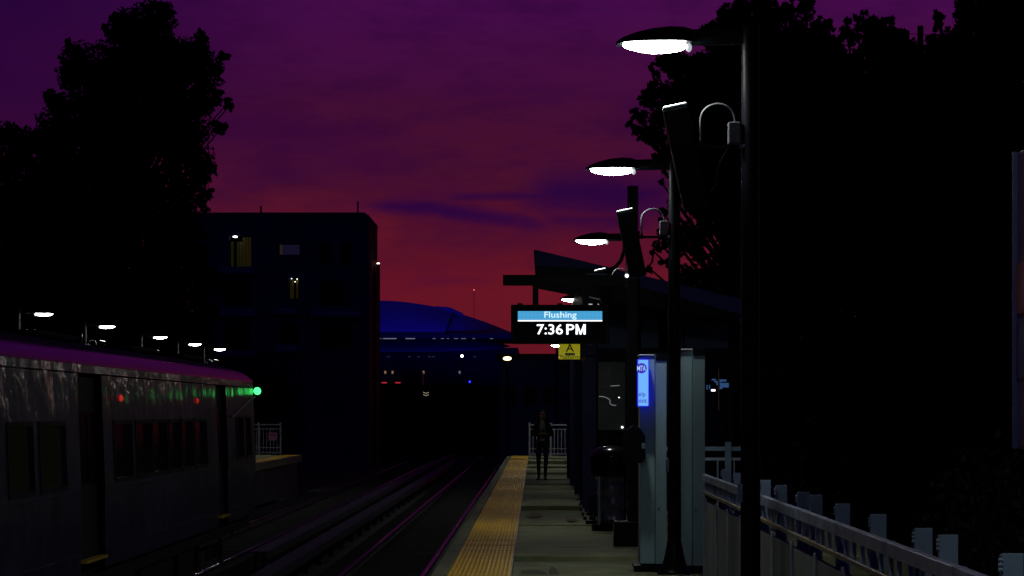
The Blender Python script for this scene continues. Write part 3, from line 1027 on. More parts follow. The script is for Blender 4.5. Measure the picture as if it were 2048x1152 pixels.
# map reflections in the front glass, painted as a sheet with glowing lines
mp_ = thing('route_map', 'grey route map with a pale squiggly line behind the shelter front glass', 'map', (0, YS - .075, 0))
x0, x1, z0, z1 = front(1196, 1250, 724, 860)
MB().box(x0, x1, 0, .02, z0, z1).build('sheet', mat('map_sheet', (0.035, 0.038, 0.042), 0.5, 0, .25, 2.5), mp_)
x0, x1, z0, z1 = front(1199, 1222, 732, 776)
MB().box(x0, x1, -.004, -.0005, z0, z1).build('inset', mat('map_inset', (0.055, 0.055, 0.048), 0.5), mp_)
pl = [(1198, 793), (1204, 792), (1210, 794), (1216, 797), (1220, 802), (1218, 806), (1222, 811), (1232, 809)]
pl = [(1198, 793), (1205, 793), (1212, 795), (1218, 798), (1221, 802), (1219, 806), (1224, 810), (1232, 811)]
q = [px(x, y_, YS - .08) for x, y_ in pl]
MB().tube([(a[0], -.004, a[1]) for a in q], .0065, 6).build('route_line', E_['mapline'], mp_)
q = [px(x, y_, YS - .08) for x, y_ in ((1221, 772), (1239, 771))]
MB().tube([(a[0], -.004, a[1]) for a in q], .006, 6).build('header_line', E_['mapline'], mp_)
for p_ in ((1238, 795, .009), (1244.5, 854.5, .018)):
    a = px(p_[0], p_[1], YS - .08)
    MB().sphere((a[0], -.012, a[1]), p_[2], 8, 6).build('light_dot', E_['dotwhite'], mp_)

# bluish reflections in the right-hand glass, painted as glowing streaks
sc_ = thing('information_screen', 'small blue lit information screen inside the shelter doorway, beside the door bar', 'screen', (0, YS - .06, 0))
a0, a1 = px(1422, 757, YS), px(1458, 781, YS)
MB().box(a0[0], a1[0], 0, .05, a1[1], a0[1]).build('casing', M_['black'], sc_)
for k, (xa, xb, ya, yb) in enumerate(((1423, 1431, 758, 761), (1428, 1442, 762, 765), (1432, 1446, 766, 770), (1440, 1457, 766, 775), (1436, 1452, 759, 763), (1438, 1444, 772, 778))):
    a0, a1 = px(xa, ya, YS), px(xb, yb, YS)
    MB().box(a0[0], a1[0], -.006 - .0004 * k, -.0005, a1[1], a0[1]).build('screen_segment', E_['screenblue'], sc_)
for xa in (1412.5, 1417.5):
    a0, a1 = px(xa, 770, YS), px(xa + 2, 779, YS)
    MB().box(a0[0], a1[0], -.006, -.0005, a1[1], a0[1]).build('screen_segment', E_['screenblue'], sc_)
a0, a1 = px(1422, 779, YS), px(1430, 782.5, YS)
MB().box(a0[0], a1[0], -.012, -.006, a1[1], a0[1]).build('status_light', E_['dotwhite'], sc_)

# ------------------------------------------------------------------ end railings
def railing(name, label, x0, x1, Y, zt, material, npost, sign=False):
    t = thing(name, label, 'railing', (x0, Y, 0), group='white end railings')
    w = x1 - x0
    for z_, h in ((zt, .05), (zt - .17, .035), (.29, .035), (.10, .04)):
        MB().box(0, w, -.02, .02, z_ - h, z_).build('rail', material, t)
    for k in range(npost):
        xx = w * k / (npost - 1)
        MB().box(xx - .03, xx + .03, -.0245, .03, 0, zt + .06).build('post', material, t)
    n = int(w / .125)
    for k in range(1, n):
        xx = w * k / n
        MB().box(xx - .012, xx + .012, -.01, .01, .10, zt - .17).build('baluster', material, t)
    return t
railing('end_railing', 'white barred railing across the platform end behind the walking woman', -.20, 1.36, 95.4, 1.17, M_['white'], 3)
r2 = railing('end_railing', 'white barred railing with a pinkish sign at the end of the far platform', -12.1, -9.62, 98.3, 1.17, M_['whitedull'], 4)
w2 = thing('warning_sign', 'small pinkish warning sign fixed to the far platform railing', 'sign', (0, 98.2, 0))
a0, a1 = px(537, 865, 98.2), px(554, 881, 98.2)
MB().box(a0[0], a1[0], -.01, .01, a1[1], a0[1]).build('board', M_['signpink'], w2)
a0, a1 = px(539, 868, 98.2), px(552, 872, 98.2)
MB().box(a0[0], a1[0], -.016, -.0105, a1[1], a0[1]).build('print_band', mat('sign_red', (.30, .03, .10), .6), w2)

# ------------------------------------------------------------------ train
TX = -6.6
tr = thing('commuter_train', 'stainless steel commuter train car at the left, green marker light at its far end', 'train', (TX, 0, 0))
TY0, TY1 = 20.9, 46.8
HW = 1.6
def wall_holes(mm, x, y0, y1, z0, z1, holes, depth):
    """a wall in the plane x with rectangular openings and reveals"""
    ysx = sorted({y0, y1, *[h[0] for h in holes], *[h[1] for h in holes]})
    zsx = sorted({z0, z1, *[h[2] for h in holes], *[h[3] for h in holes]})
    ysx = [v for v in ysx if y0 <= v <= y1]; zsx = [v for v in zsx if z0 <= v <= z1]
    inside = lambda yc, zc: any(h[0] < yc < h[1] and h[2] < zc < h[3] for h in holes)
    for a, b_ in zip(ysx[:-1], ysx[1:]):
        for c_, d in zip(zsx[:-1], zsx[1:]):
            if not inside((a + b_) / 2, (c_ + d) / 2):
                mm.add([(x, a, c_), (x, b_, c_), (x, b_, d), (x, a, d)], [(0, 1, 2, 3)])
    s = -1 if x > 0 else 1
    for a, b_, c_, d in holes:
        xi = x + s * depth
        mm.add([(x, a, c_), (x, b_, c_), (xi, b_, c_), (xi, a, c_)], [(0, 1, 2, 3)])
        mm.add([(x, a, d), (x, b_, d), (xi, b_, d), (xi, a, d)], [(0, 1, 2, 3)])
        mm.add([(x, a, c_), (x, a, d), (xi, a, d), (xi, a, c_)], [(0, 1, 2, 3)])
        mm.add([(x, b_, c_), (x, b_, d), (xi, b_, d), (xi, b_, c_)], [(0, 1, 2, 3)])
# satin steel under a thin wavy gloss: the lamps show in it as broken streaks
def ripple(m_):
    t = m_.node_tree
    b_ = t.nodes['Principled BSDF']
    b_.inputs['Coat Roughness'].default_value = 0.13
    tcn = t.nodes.new('ShaderNodeTexCoord'); mp = t.nodes.new('ShaderNodeMapping')
    mp.inputs['Scale'].default_value = (1, 1.0, .7)
    t.links.new(tcn.outputs['Object'], mp.inputs[0])
    no = t.nodes.new('ShaderNodeTexNoise'); no.inputs['Scale'].default_value = 1.5; no.inputs['Detail'].default_value = 5
    t.links.new(mp.outputs[0], no.inputs['Vector'])
    bp = t.nodes.new('ShaderNodeBump'); bp.inputs['Strength'].default_value = 0.85; bp.inputs['Distance'].default_value = 0.10
    t.links.new(no.outputs['Fac'], bp.inputs['Height'])
    t.links.new(bp.outputs[0], b_.inputs['Coat Normal'])
    return m_
ripple(M_['steel'])
GL = mat('dim_lit_glass', (0.012, 0.014, 0.010), 0.08, 0, .2, .5, emit=srgb(12, 12, 3), estr=.35)
doors = [(28.7, 30.2), (41.15, 42.35)]
wins = [(24.75, 25.95), (26.35, 27.75), (31.0, 32.35), (32.7, 34.0), (34.15, 35.4), (35.65, 36.75), (36.95, 38.1), (38.35, 39.7)]
cabw = [(43.7, 44.7), (45.2, 45.85)]
segs = [(TY0, 28.66), (30.24, 41.11), (42.39, 46.55)]
for side in (1, -1):
    for a, b_ in segs:
        mm = MB()
        hs = [(w[0], w[1], .82, 1.46) for w in wins if a < w[0] < b_] + [(w[0], w[1], .85, 1.5) for w in cabw if a < w[0] < b_]
        wall_holes(mm, side * HW, a, b_, -.2, 2.03, hs, .05)
        sp_ = mm.build('side_panel', M_['steel'], tr)
        for h in hs:
            xi = side * (HW - .045)
            MB().box(min(xi, xi - side * .01), max(xi, xi - side * .01), h[0], h[1], h[2], h[3]).build('window', M_['glass'] if h[0] > 28 else GL, sp_)
            f = MB()
            xo0, xo1 = sorted((side * (HW + .001), side * (HW + .012)))
            f.box(xo0, xo1, h[0] - .05, h[0], h[2] - .05, h[3] + .05); f.box(xo0, xo1, h[1], h[1] + .05, h[2] - .05, h[3] + .05)
            f.box(xo0, xo1, h[0], h[1], h[3], h[3] + .05); f.box(xo0, xo1, h[0], h[1], h[2] - .05, h[2])
            f.build('window_frame', M_['trainunder'], sp_)
        for z_ in (.02, .72):
            xo0, xo1 = sorted((side * (HW + .001), side * (HW + .010)))
            MB().box(xo0, xo1, a + .01, b_ - .01, z_ - .012, z_ + .012).build('bead', M_['steel'], sp_)
    xo0, xo1 = sorted((side * (HW - .02), side * (HW + .002)))
    MB().box(xo0, xo1, TY0, TY1 - .3, 2.045, 2.135).build('letterboard', M_['steel'], tr)
    for a, b_ in doors:
        xi = side * (HW - .07)
        d = MB().box(min(xi, xi - side * .03), max(xi, xi - side * .03), a - .04, b_ + .04, -.04, 2.0).build('door', M_['trainunder'], tr)
        for h0, h1 in ((a + .12, (a + b_) / 2 - .08), ((a + b_) / 2 + .08, b_ - .12)):
            MB().box(min(xi, xi + side * .006), max(xi, xi + side * .006), h0, h1, .8, 1.6).build('pane', M_['glass'], d)
        xo0, xo1 = sorted((side * (HW - .05), side * (HW + .05)))
        MB().box(xo0, xo1, a + .05, b_ - .05, -.075, -.045).build('door_sill', M_['yellow'], tr)
# roof as a lofted shell that drops at the nose
def roofring(y_, k, drop):
    pr = [(1.602, 2.14), (1.585, 2.20), (1.53, 2.265), (1.44, 2.32), (1.2, 2.40), (.7, 2.49), (0, 2.52)]
    pr = pr + [(-x, z) for x, z in pr[-2::-1]]
    return [(x * k, y_, 2.14 + (z - 2.14) * drop) for x, z in pr]
m = MB()
m.loft([roofring(TY0, 1, 1), roofring(TY0 + 12, 1, 1), roofring(45.6, 1, 1), roofring(46.2, 1, .92), roofring(46.6, .998, .72), roofring(46.8, .99, .25), roofring(46.86, .985, .03)])
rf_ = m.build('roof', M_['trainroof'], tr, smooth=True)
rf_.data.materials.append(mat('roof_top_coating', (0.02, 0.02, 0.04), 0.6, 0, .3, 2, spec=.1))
for p_ in rf_.data.polygons:                       # dimmer overhead sky reflection put into a darker roof top colour
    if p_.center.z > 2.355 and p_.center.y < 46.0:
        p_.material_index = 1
for y_ in (24.0, 30.5, 37.5, 43.0):
    MB().box(-.8, .8, y_, y_ + 2.6, 2.50, 2.575).build('roof_unit', M_['trainunder'], tr, bevel=.05)
# front end
m = MB()
m.loft([[(-1.598, 46.55, -.2), (1.598, 46.55, -.2), (1.598, 46.55, 2.14), (-1.598, 46.55, 2.14)],
        [(-1.57, 46.72, -.2), (1.57, 46.72, -.2), (1.57, 46.74, 2.12), (-1.57, 46.74, 2.12)],
        [(-1.40, 46.84, -.15), (1.40, 46.84, -.15), (1.40, 46.84, 2.05), (-1.40, 46.84, 2.05)]])
fe = m.build('front_end', M_['steel'], tr)
MB().box(-.4, .4, 46.845, 46.87, .0, 1.95).build('end_door', M_['trainunder'], fe)
for x in (-.95, .95):
    MB().box(x - .4, x + .4, 46.845, 46.86, .85, 1.6).build('windshield', M_['glass'], fe)
    MB().tube([(x, 46.84, .45), (x, 46.89, .45)], .09, 12).build('headlight', M_['galv'], fe)
MB().box(-.15, .15, 46.85, 47.3, -.55, -.3).build('coupler', M_['trainunder'], tr)
# marker light, grab rail and drip rail at the nose
mk = MB().sphere((1.67, 46.60, 1.985), .066, 14, 10).build('marker_light', E_['green'], tr, smooth=True)
MB().box(1.605, 1.63, 45.3, 46.35, 2.062, 2.074).build('drip_rail', M_['galv'], tr)
MB().tube([(1.66, 46.3, 1.88), (1.65, 45.4, 1.80), (1.645, 44.3, 1.68), (1.64, 43.2, 1.55)], .011, 6).build('grab_rail', M_['galv'], tr)
MB().box(1.603, 1.66, 42.75, 43.25, 1.535, 1.56).build('step_tread', M_['galv'], tr)
for y_, e in ((31.6, 'red'), (38.75, 'redsmall')):
    MB().sphere((1.605, y_, 1.775), .05, 10, 6, (.5, 2.0, .8)).build('door_indicator', E_[e], tr, smooth=True)
# underframe and bogies
MB().box(-1.5, 1.5, TY0, 46.3, -.42, -.205).build('underframe', M_['trainunder'], tr)
for y_, l_ in ((28.8, 2.4), (31.9, 1.6), (34.0, 3.0), (37.6, 1.7)):
    MB().box(-1.45, 1.45, y_, y_ + l_, -.95, -.425).build('equipment_box', M_['trainunder'] if l_ > 1.65 else M_['steel'], tr, bevel=.03)
for yc in (24.8, 43.0):
    bg_ = MB()
    bg_.box(1.02, 1.18, yc - 1.75, yc + 1.75, -.86, -.66); bg_.box(-1.18, -1.02, yc - 1.75, yc + 1.75, -.86, -.66)
    bg_.box(-1.0, 1.0, yc - .3, yc + .3, -.85, -.55)
    bo = bg_.build('bogie', M_['trainunder'], tr)
    for dy_ in (-1.3, 1.3):
        for s in (-1, 1):
            MB().tube([(s * .66, yc + dy_, -.765), (s * .79, yc + dy_, -.765)], .45, 22).build('wheel', M_['railside'], bo)
            MB().box(min(s * 1.2, s * 1.27), max(s * 1.2, s * 1.27), yc + dy_ - .16, yc + dy_ + .16, -.92, -.62).build('axle_box', M_['railside'], bo)
    MB().tube([(1.26, yc + .6, -.35), (1.30, yc + .85, -.62), (1.28, yc + 1.0, -.95)], .03, 6).build('hose', M_['railside'], bo)
    MB().tube([(1.3, yc + 2.1, -.28), (1.34, yc + 2.4, -.62)], .022, 6).build('air_pipe', M_['galv'], bo)

# the body side leans in slightly above the waist
def lean(o):
    if o.type == 'MESH':
        for v in o.data.vertices:
            if abs(v.co.x) > 1.2 and v.co.z > .8:
                v.co.x -= math.copysign(.040 * (min(v.co.z, 2.14) - .8), v.co.x)
    for ch in o.children:
        lean(ch)
lean(tr)

# ------------------------------------------------------------------ person
def person():
    P = thing('person', 'woman in dark jacket and black trousers walking on the platform, looking at her phone', 'person', (.175, 61.4, 0))
    js = [(0, 0, .88), (0, .0, 1.04), (0, .0, 1.22), (0, .005, 1.345), (0, -.01, 1.42),
          (-.15, .0, 1.315), (-.195, .02, 1.07), (-.065, -.20, 1.10),
          (.15, .0, 1.315), (.195, .02, 1.07), (.065, -.20, 1.10),
          (-.08, 0, .84), (-.092, -.03, .47), (-.085, .09, .09), (-.105, -.045, .035),
          (.08, 0, .84), (.082, -.09, .47), (.065, -.10, .08), (.070, -.245, .035)]
    ed = [(0, 1), (1, 2), (2, 3), (3, 4), (2, 5), (5, 6), (6, 7), (2, 8), (8, 9), (9, 10), (0, 11), (11, 12), (12, 13), (13, 14), (0, 15), (15, 16), (16, 17), (17, 18)]
    rad = [(.125, .095), (.105, .08), (.125, .088), (.062, .055), (.048, .048), (.052, .052), (.040, .040), (.027, .027), (.052, .052), (.040, .040), (.027, .027),
           (.082, .085), (.056, .058), (.037, .037), (.030, .026), (.082, .085), (.056, .058), (.037, .037), (.030, .026)]
    me = bpy.data.meshes.new('skeleton')
    me.from_pydata(js, ed, [])
    o = bpy.data.objects.new('skeleton', me)
    COL.objects.link(o)
    md = o.modifiers.new('skin', 'SKIN')
    for v, r_ in zip(me.skin_vertices[0].data, rad):
        v.radius = r_
        v.use_root = False
    me.skin_vertices[0].data[0].use_root = True
    ss = o.modifiers.new('sub', 'SUBSURF'); ss.levels = 2; ss.render_levels = 2
    bpy.context.view_layer.update()
    base = bpy.data.meshes.new_from_object(o.evaluated_get(bpy.context.evaluated_depsgraph_get()))
    bpy.data.objects.remove(o)
    mm = MB()
    mm.add([v.co[:] for v in base.vertices], [tuple(p.vertices) for p in base.polygons])
    mm.tube([(0, 0, 1.36), (0, -.012, 1.44), (0, -.015, 1.48)], [.055, .05, .048], 12)
    mm.sphere((0, -.012, 1.535), .1, 18, 12, (.78, .92, 1.13))         # head
    mm.sphere((0, -.035, 1.475), .055, 12, 8, (.85, 1.0, .8))          # jaw
    mm.tube([(0, -.098, 1.555), (0, -.118, 1.52), (0, -.105, 1.512)], [.008, .014, .010], 8)   # nose
    for s in (-1, 1):
        mm.sphere((s * .078, .0, 1.53), .024, 8, 6, (.4, .8, 1.2))     # ear
        mm.sphere((s * .052, -.225, 1.105), .034, 10, 8, (.55, 1.1, 1.1))   # palm
        for k, ln in enumerate((.058, .066, .062, .05)):               # four fingers round the phone
            z_ = 1.135 - .017 * k
            mm.tube([(s * .055, -.245, z_), (s * .050, -.272, z_), (s * .038, -.285, z_ - .002), (s * (.07 - ln), -.280, z_ - .004)], [.009, .0085, .008, .007], 6)
        mm.tube([(s * .056, -.215, 1.125), (s * .045, -.235, 1.15), (s * .025, -.248, 1.155)], [.011, .0095, .008], 6)   # thumb
        fx = (-.102, -.02) if s < 0 else (.068, -.21)
        mm.obox((fx[0], fx[1], .032), (.036, 0, 0), (0, .11, .0), (0, 0, .024))
    raw = mm.build('raw_body', M_['skin'])
    rm = raw.modifiers.new('remesh', 'REMESH'); rm.mode = 'VOXEL'; rm.voxel_size = .0075
    sm = raw.modifiers.new('smooth', 'SMOOTH'); sm.iterations = 3; sm.factor = .5
    bpy.context.view_layer.update()
    bmesh_ = bpy.data.meshes.new_from_object(raw.evaluated_get(bpy.context.evaluated_depsgraph_get()))
    bpy.data.objects.remove(raw)
    bmesh_.name = 'body'
    bmesh_.materials.clear()
    for n_ in ('skin', 'shirt', 'trousers', 'shoe'):
        bmesh_.materials.append(M_[n_])
    vs = np.array([v.co[:] for v in bmesh_.vertices])
    jf = []
    for p in bmesh_.polygons:
        x, y_, z = p.center
        p.use_smooth = True
        hand = y_ < -.185 and z > 1.0
        if z < .075: p.material_index = 3
        elif z < .93 and not hand: p.material_index = 2
        elif hand or z > 1.345: p.material_index = 0
        else: p.material_index = 1
        front_gap = abs(x) < (.055 + .05 * max(0, (z - 1.15)) / .2) and y_ < -.03 and not (abs(x) > .04 and y_ < -.12)
        if .82 < z < 1.375 and not hand and not front_gap:
            jf.append(p.index)
    body = bpy.data.objects.new('body', bmesh_)
    COL.objects.link(body); body.parent = P
    nrm = [v.normal.copy() for v in bmesh_.vertices]
    ids = sorted({i for f_ in jf for i in bmesh_.polygons[f_].vertices})
    mp = {i: k for k, i in enumerate(ids)}
    mj = MB()
    mj.add([vs[i] + .016 * np.array(nrm[i]) for i in ids], [tuple(mp[i] for i in bmesh_.polygons[f_].vertices) for f_ in jf])
    jk = mj.build('jacket', M_['jacket'], P, smooth=True)
    so = jk.modifiers.new('thick', 'SOLIDIFY'); so.thickness = .008
    # long hair: cap plus two falls over the shoulders
    h = MB()
    h.sphere((0, .012, 1.555), .108, 18, 10, (.88, .92, 1.06))
    for s in (-1, 1):
        h.tube([(s * .055, -.02, 1.60), (s * .085, -.01, 1.54), (s * .095, -.02, 1.44), (s * .10, -.055, 1.34), (s * .09, -.095, 1.24), (s * .085, -.10, 1.17)],
               [.03, .034, .036, .036, .03, .010], 10)
    h.tube([(0, .06, 1.60), (0, .085, 1.5), (0, .10, 1.38), (0, .11, 1.25)], [.05, .075, .08, .03], 12)
    hair = h.build('hair', M_['hair'], P, smooth=True)
    # clear the face: push hair vertices back from the face oval
    for v in hair.data.vertices:
        if v.co.y < -.045 and 1.44 < v.co.z < 1.605 and abs(v.co.x) < .062:
            v.co.y = -.03
    for s in (-1, 1):
        MB().sphere((s * .030, -.097, 1.548), .0095, 8, 6, (1.3, .5, .6)).build('eye', M_['ink'], P)
        MB().tube([(s * .018, -.101, 1.566), (s * .045, -.093, 1.566)], .004, 6).build('eyebrow', M_['hair'], P)
    MB().sphere((0, -.094, 1.480), .018, 8, 6, (1.2, .4, .35)).build('mouth', mat('lips', (.25, .07, .06), .5), P)
    ph = thing('phone', 'dark mobile phone held in the walking woman\'s hands', 'phone', (.175, 61.4 - .262, 1.12))
    MB().box(-.036, .036, -.005, .005, -.035, .085).build('case', M_['black'], ph, bevel=.003)
    return P
person()

# ------------------------------------------------------------------ apartment block (Y ~ 150)
YA = 150.0
ab = thing('apartment_block', 'dark flat-roofed apartment block with two lit curtained windows and balconies', 'building', (0, YA, 0))
def fr(x, y_): return px(x, y_, YA)
ax0, az1 = fr(385, 425); ax1, _ = fr(738, 425)
_, azs = fr(0, 512)
wn = [(459, 504, 471, 535, 'lit'), (556, 601, 487, 511, 'tv'), (577, 598, 556, 599, 'lit2'), (640, 664, 485, 530, 'dark'), (680, 704, 485, 530, 'dark'),
      (445, 500, 560, 612, 'dark'), (640, 690, 562, 612, 'dark'), (450, 500, 650, 700, 'dark'), (560, 600, 650, 700, 'dark'), (640, 700, 650, 700, 'dark')]
holes = []
for a, b_, c_, d, k in wn:
    p, q = fr(a, c_), fr(b_, d)
    holes.append((p[0], q[0], q[1], p[1], k))
# front wall with real openings
mm = MB()
xsx = sorted({ax0, ax1, *[h[0] for h in holes], *[h[1] for h in holes]})
zsx = sorted({-1.75, az1 - .15, *[h[2] for h in holes], *[h[3] for h in holes]})
for a, b_ in zip(xsx[:-1], xsx[1:]):
    for c_, d in zip(zsx[:-1], zsx[1:]):
        if not any(h[0] < (a + b_) / 2 < h[1] and h[2] < (c_ + d) / 2 < h[3] for h in holes):
            mm.add([(a, 0, c_), (b_, 0, c_), (b_, 0, d), (a, 0, d)], [(0, 1, 2, 3)])
for h in holes:
    for e in (((h[0], h[2]), (h[1], h[2])), ((h[0], h[3]), (h[1], h[3])), ((h[0], h[2]), (h[0], h[3])), ((h[1], h[2]), (h[1], h[3]))):
        mm.add([(e[0][0], 0, e[0][1]), (e[1][0], 0, e[1][1]), (e[1][0], .3, e[1][1]), (e[0][0], .3, e[0][1])], [(0, 1, 2, 3)])
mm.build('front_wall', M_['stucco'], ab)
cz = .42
MB().add([(ax1, 0, -1.75), (ax1, 8.0, -1.75), (ax1, 8.0, az1 - cz), (ax1, 0, az1 - cz)], [(0, 1, 2, 3)]).build('side_wall', M_['brick'], ab)  # red sky light on this side is put into the wall colour
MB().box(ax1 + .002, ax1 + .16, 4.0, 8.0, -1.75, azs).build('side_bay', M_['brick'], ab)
MB().add([(ax0, 0, -1.75), (ax0, 8, -1.75), (ax0, 8, az1), (ax0, 0, az1)], [(0, 1, 2, 3)]).build('side_wall', M_['stucco'], ab)
MB().add([(ax0, 8, -1.75), (ax1, 8, -1.75), (ax1, 8, az1 - cz), (ax0, 8, az1)], [(0, 1, 2, 3)]).build('rear_wall', M_['stucco'], ab)
m = MB()
ring = [(ax0 - .05, az1 - .15), (ax0 - .05, az1), (ax1 - .25, az1), (ax1 + .02, az1 - .2), (ax1 + .02, az1 - cz), (ax1 - .1, az1 - cz), (ax1 - .3, az1 - .15)]
m.loft([[(x, -.06, z) for x, z in ring], [(x, 8.05, z) for x, z in ring]])
rf = m.build('roof', M_['stucco'], ab)
for x, yt in ((520, 411), (714.5, 401)):
    p = fr(x, yt)
    MB().tube([(p[0], .5, az1), (p[0], .5, p[1])], .05 if x > 600 else .06, 8).build('antenna', M_['stucco'], rf)
for h in holes:
    f = MB()
    f.box(h[0], h[1], .12, .18, h[2], h[2] + .06); f.box(h[0], h[1], .12, .18, h[3] - .06, h[3])
    f.box(h[0], h[0] + .06, .12, .18, h[2] + .06, h[3] - .06); f.box(h[1] - .06, h[1], .12, .18, h[2] + .06, h[3] - .06)
    w = f.build('window', M_['farwall'], ab)
    if h[4] in ('lit', 'lit2'):
        n = 7 if h[4] == 'lit' else 4
        for k in range(n):
            if h[4] == 'lit' and k in (1,): continue
            if h[4] == 'lit2' and k == 2: continue
            a = h[0] + .06 + (h[1] - h[0] - .12) * k / n
            b_ = h[0] + .06 + (h[1] - h[0] - .12) * (k + .9) / n
            top = h[3] - (.35 if h[4] == 'lit' and k < 4 else .08)
            mt = M_['curtain'] if k not in (0, 2) else emitter('dim_curtain', srgb(20, 19, 2)[:3], 1)
            MB().box(a, b_, .22 + .01 * (k % 2), .25 + .01 * (k % 2), h[2] + .06, top).build('curtain', mt, w)
    elif h[4] == 'tv':
        MB().box(h[0] + .06, h[1] - .06, .2, .22, h[2] + .06, h[3] - .06).build('pane', E_['windowblue'], w)
        MB().box(h[0] + .12, h[0] + .22, .19, .199, h[2] + .06, h[3] - .06).build('curtain', E_['windowwarm'], w)
    else:
        MB().box(h[0] + .06, h[1] - .06, .2, .22, h[2] + .06, h[3] - .06).build('pane', M_['glass'], w)
p = fr(470, 473.5)
MB().sphere((p[0], .05, p[1]), .085, 10, 6, (1.6, .6, .6)).build('window_lamp', E_['white'], ab)
for x, y_ in ((583, 557), (594, 558), (590, 563.5)):
    p = fr(x, y_)
    MB().sphere((p[0], .05, p[1]), .022, 8, 5).build('window_bulb', E_['white'], ab)
p = fr(482, 542)
for x0_, x1_, y0_, y1_ in ((424, 511, 536, 548), (432, 512, 620, 633), (553, 592, 617, 629), (624, 722, 622, 634), (440, 510, 702, 712), (555, 600, 690, 705)):
    p, q = fr(x0_, y0_), fr(x1_, y1_)
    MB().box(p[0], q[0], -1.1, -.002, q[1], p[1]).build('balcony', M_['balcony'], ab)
p = fr(757, 519)
for dx_ in (0, .09):
    MB().sphere((ax1 + .25 + dx_, 3.9, p[1]), .035, 8, 6).build('wall_light', E_['white'], ab)

# warm lantern on a post behind the train roof
ln = thing('platform_lantern', 'small warm lantern on two legs showing just above the train roof', 'lantern', (0, 90, 0))
a = px(168.5, 671, 90)
MB().box(a[0] - .06, a[0] + .06, -.06, .06, a[1] - .05, a[1] + .07).build('lamp', emitter('lantern', (1, .85, .55), .8), ln, bevel=.03)
for s in (-1, 1):
    MB().tube([(a[0] + s * .07, 0, a[1] - .0), (a[0] + s * .08, 0, 0)], .012, 6).build('leg', M_['white'], ln)

# ------------------------------------------------------------------ stadium (Y ~ 480)
YT = 480.0
st = thing('stadium', 'distant stadium with a blue lit domed roof above a rim of small lights', 'stadium', (0, YT, 0))
def fs_(x, y_): return px(x, y_, YT)
def shell(prof_top, prof_bot, depth, bulge, name, material):
    """roof shell: top and bottom outlines in elevation, bulging toward the viewer"""
    def fine(pr):
        pr = np.array(pr); u = np.arange(len(pr)); uu = np.linspace(0, len(pr) - 1, 4 * len(pr))
        z = np.interp(uu, u, pr[:, 1]); k = np.array([1, 4, 6, 4, 1]) / 16
        zp = np.convolve(np.pad(z, 4, mode='reflect', reflect_type='odd'), np.convolve(k, k), 'valid')
        return list(zip(np.interp(uu, u, pr[:, 0]), zp))
    prof_top, prof_bot = fine(prof_top), fine(prof_bot)
    rings = []
    n = 9
    for (xt, zt), (xb, zb_) in zip(prof_top, prof_bot):
        r_ = []
        for k in range(n):
            u = k / (n - 1)
            z = zb_ + (zt - zb_) * u
            r_.append((xt * u + xb * (1 - u), -bulge * math.cos(u * math.pi / 2) + depth * u, z))
        rings.append(r_)
    vs = [q for r_ in rings for q in r_]
    fs = [(i * n + k, (i + 1) * n + k, (i + 1) * n + k + 1, i * n + k + 1) for i in range(len(rings) - 1) for k in range(n - 1)]
    return MB().add(vs, fs).build(name, material, st, smooth=True)
top = [(560, 625), (640, 606), (700, 600), (755, 598), (800, 600), (840, 606), (872, 611), (907.6, 620.5)]
bot = [(560, 672)] + [(640, 672), (700, 672), (755, 671), (800, 671), (840, 671), (870, 671), (893.6, 670)]
shell([fs_(*p) for p in top], [fs_(*p) for p in bot], 6, 5, 'dome_shell', M_['membrane'])
top = [(905, 620), (925, 626.5), (955, 636), (988, 648.5), (1015, 659.5), (1048, 670)]
bot = [(891, 670)] + [(920, 671), (950, 671), (985, 671), (1010, 671), (1045, 672)]
shell([fs_(*p) for p in top], [fs_(*p) for p in bot], 7, 3.5, 'dome_shell', M_['membrane'])
p0, p1 = fs_(907.5, 621.5), fs_(893.5, 670)
MB().tube([(p0[0], 5.7, p0[1]), (p0[0] * .5 + p1[0] * .5, -1.5, p0[1] * .5 + p1[1] * .5), (p1[0], -5.2, p1[1])], .16, 6).build('seam', M_['stadiumdark'], st)
p0, p1 = fs_(868, 610.5), fs_(924, 628)
MB().tube([(p0[0], 6, p0[1]), ((p0[0] + p1[0]) / 2, 5.5, (p0[1] + p1[1]) / 2 + .25), (p1[0], 5, p1[1])], [.1, .45, .3], 8).build('ridge_beam', M_['whitedull'], st)
p0, p1 = fs_(560, 669.5), fs_(1045, 679)
MB().box(p0[0], p1[0], -7, 30, p1[1], p0[1] - .02).build('ring_truss', M_['stadiumdark'], st)
top = [(560, 680), (755, 680), (900, 680), (960, 681), (1000, 685), (1022, 692)]
bot = [(560, 705), (755, 705), (900, 704), (960, 702), (1000, 698), (1024, 694)]
shell([fs_(*p) for p in top], [fs_(*p) for p in bot], 2, 5, 'lower_shell', mat('lower_membrane', (0.10, 0.11, 0.30), .6, 0, .1, .05))
p0, p1 = fs_(560, 696), fs_(1036, 845)
MB().box(p0[0], p1[0], -2, 40, -1.75, p0[1]).build('concourse_wall', M_['farwall'], st)
for x0_, x1_ in ((758, 763), (766, 793), (811, 830), (865, 871), (882, 888), (894, 898), (908, 916), (922, 932), (945, 950), (980, 986)):
    p, q = fs_(x0_, 676.6), fs_(x1_, 677.8)
    bright = x0_ in (766, 811)
    k_ = (YT - 7.4) / YT
    MB().box(p[0] * k_, q[0] * k_, -7.4, -7.1, 1.6 + (q[1] - 1.6) * k_, 1.6 + (p[1] - 1.6) * k_).build('rim_light', E_['cool'] if not bright else emitter('rim_bright', (.7, .78, 1), .26), st)
for k, x in enumerate((772, 786.5, 848, 920)):
    p = fs_(x, 745)
    MB().box(p[0] - .16, p[0] + .16, -2.5, -2.1, p[1] - .25, p[1] + .25).build('window', E_['amber'] if k < 3 else E_['cool'], st)
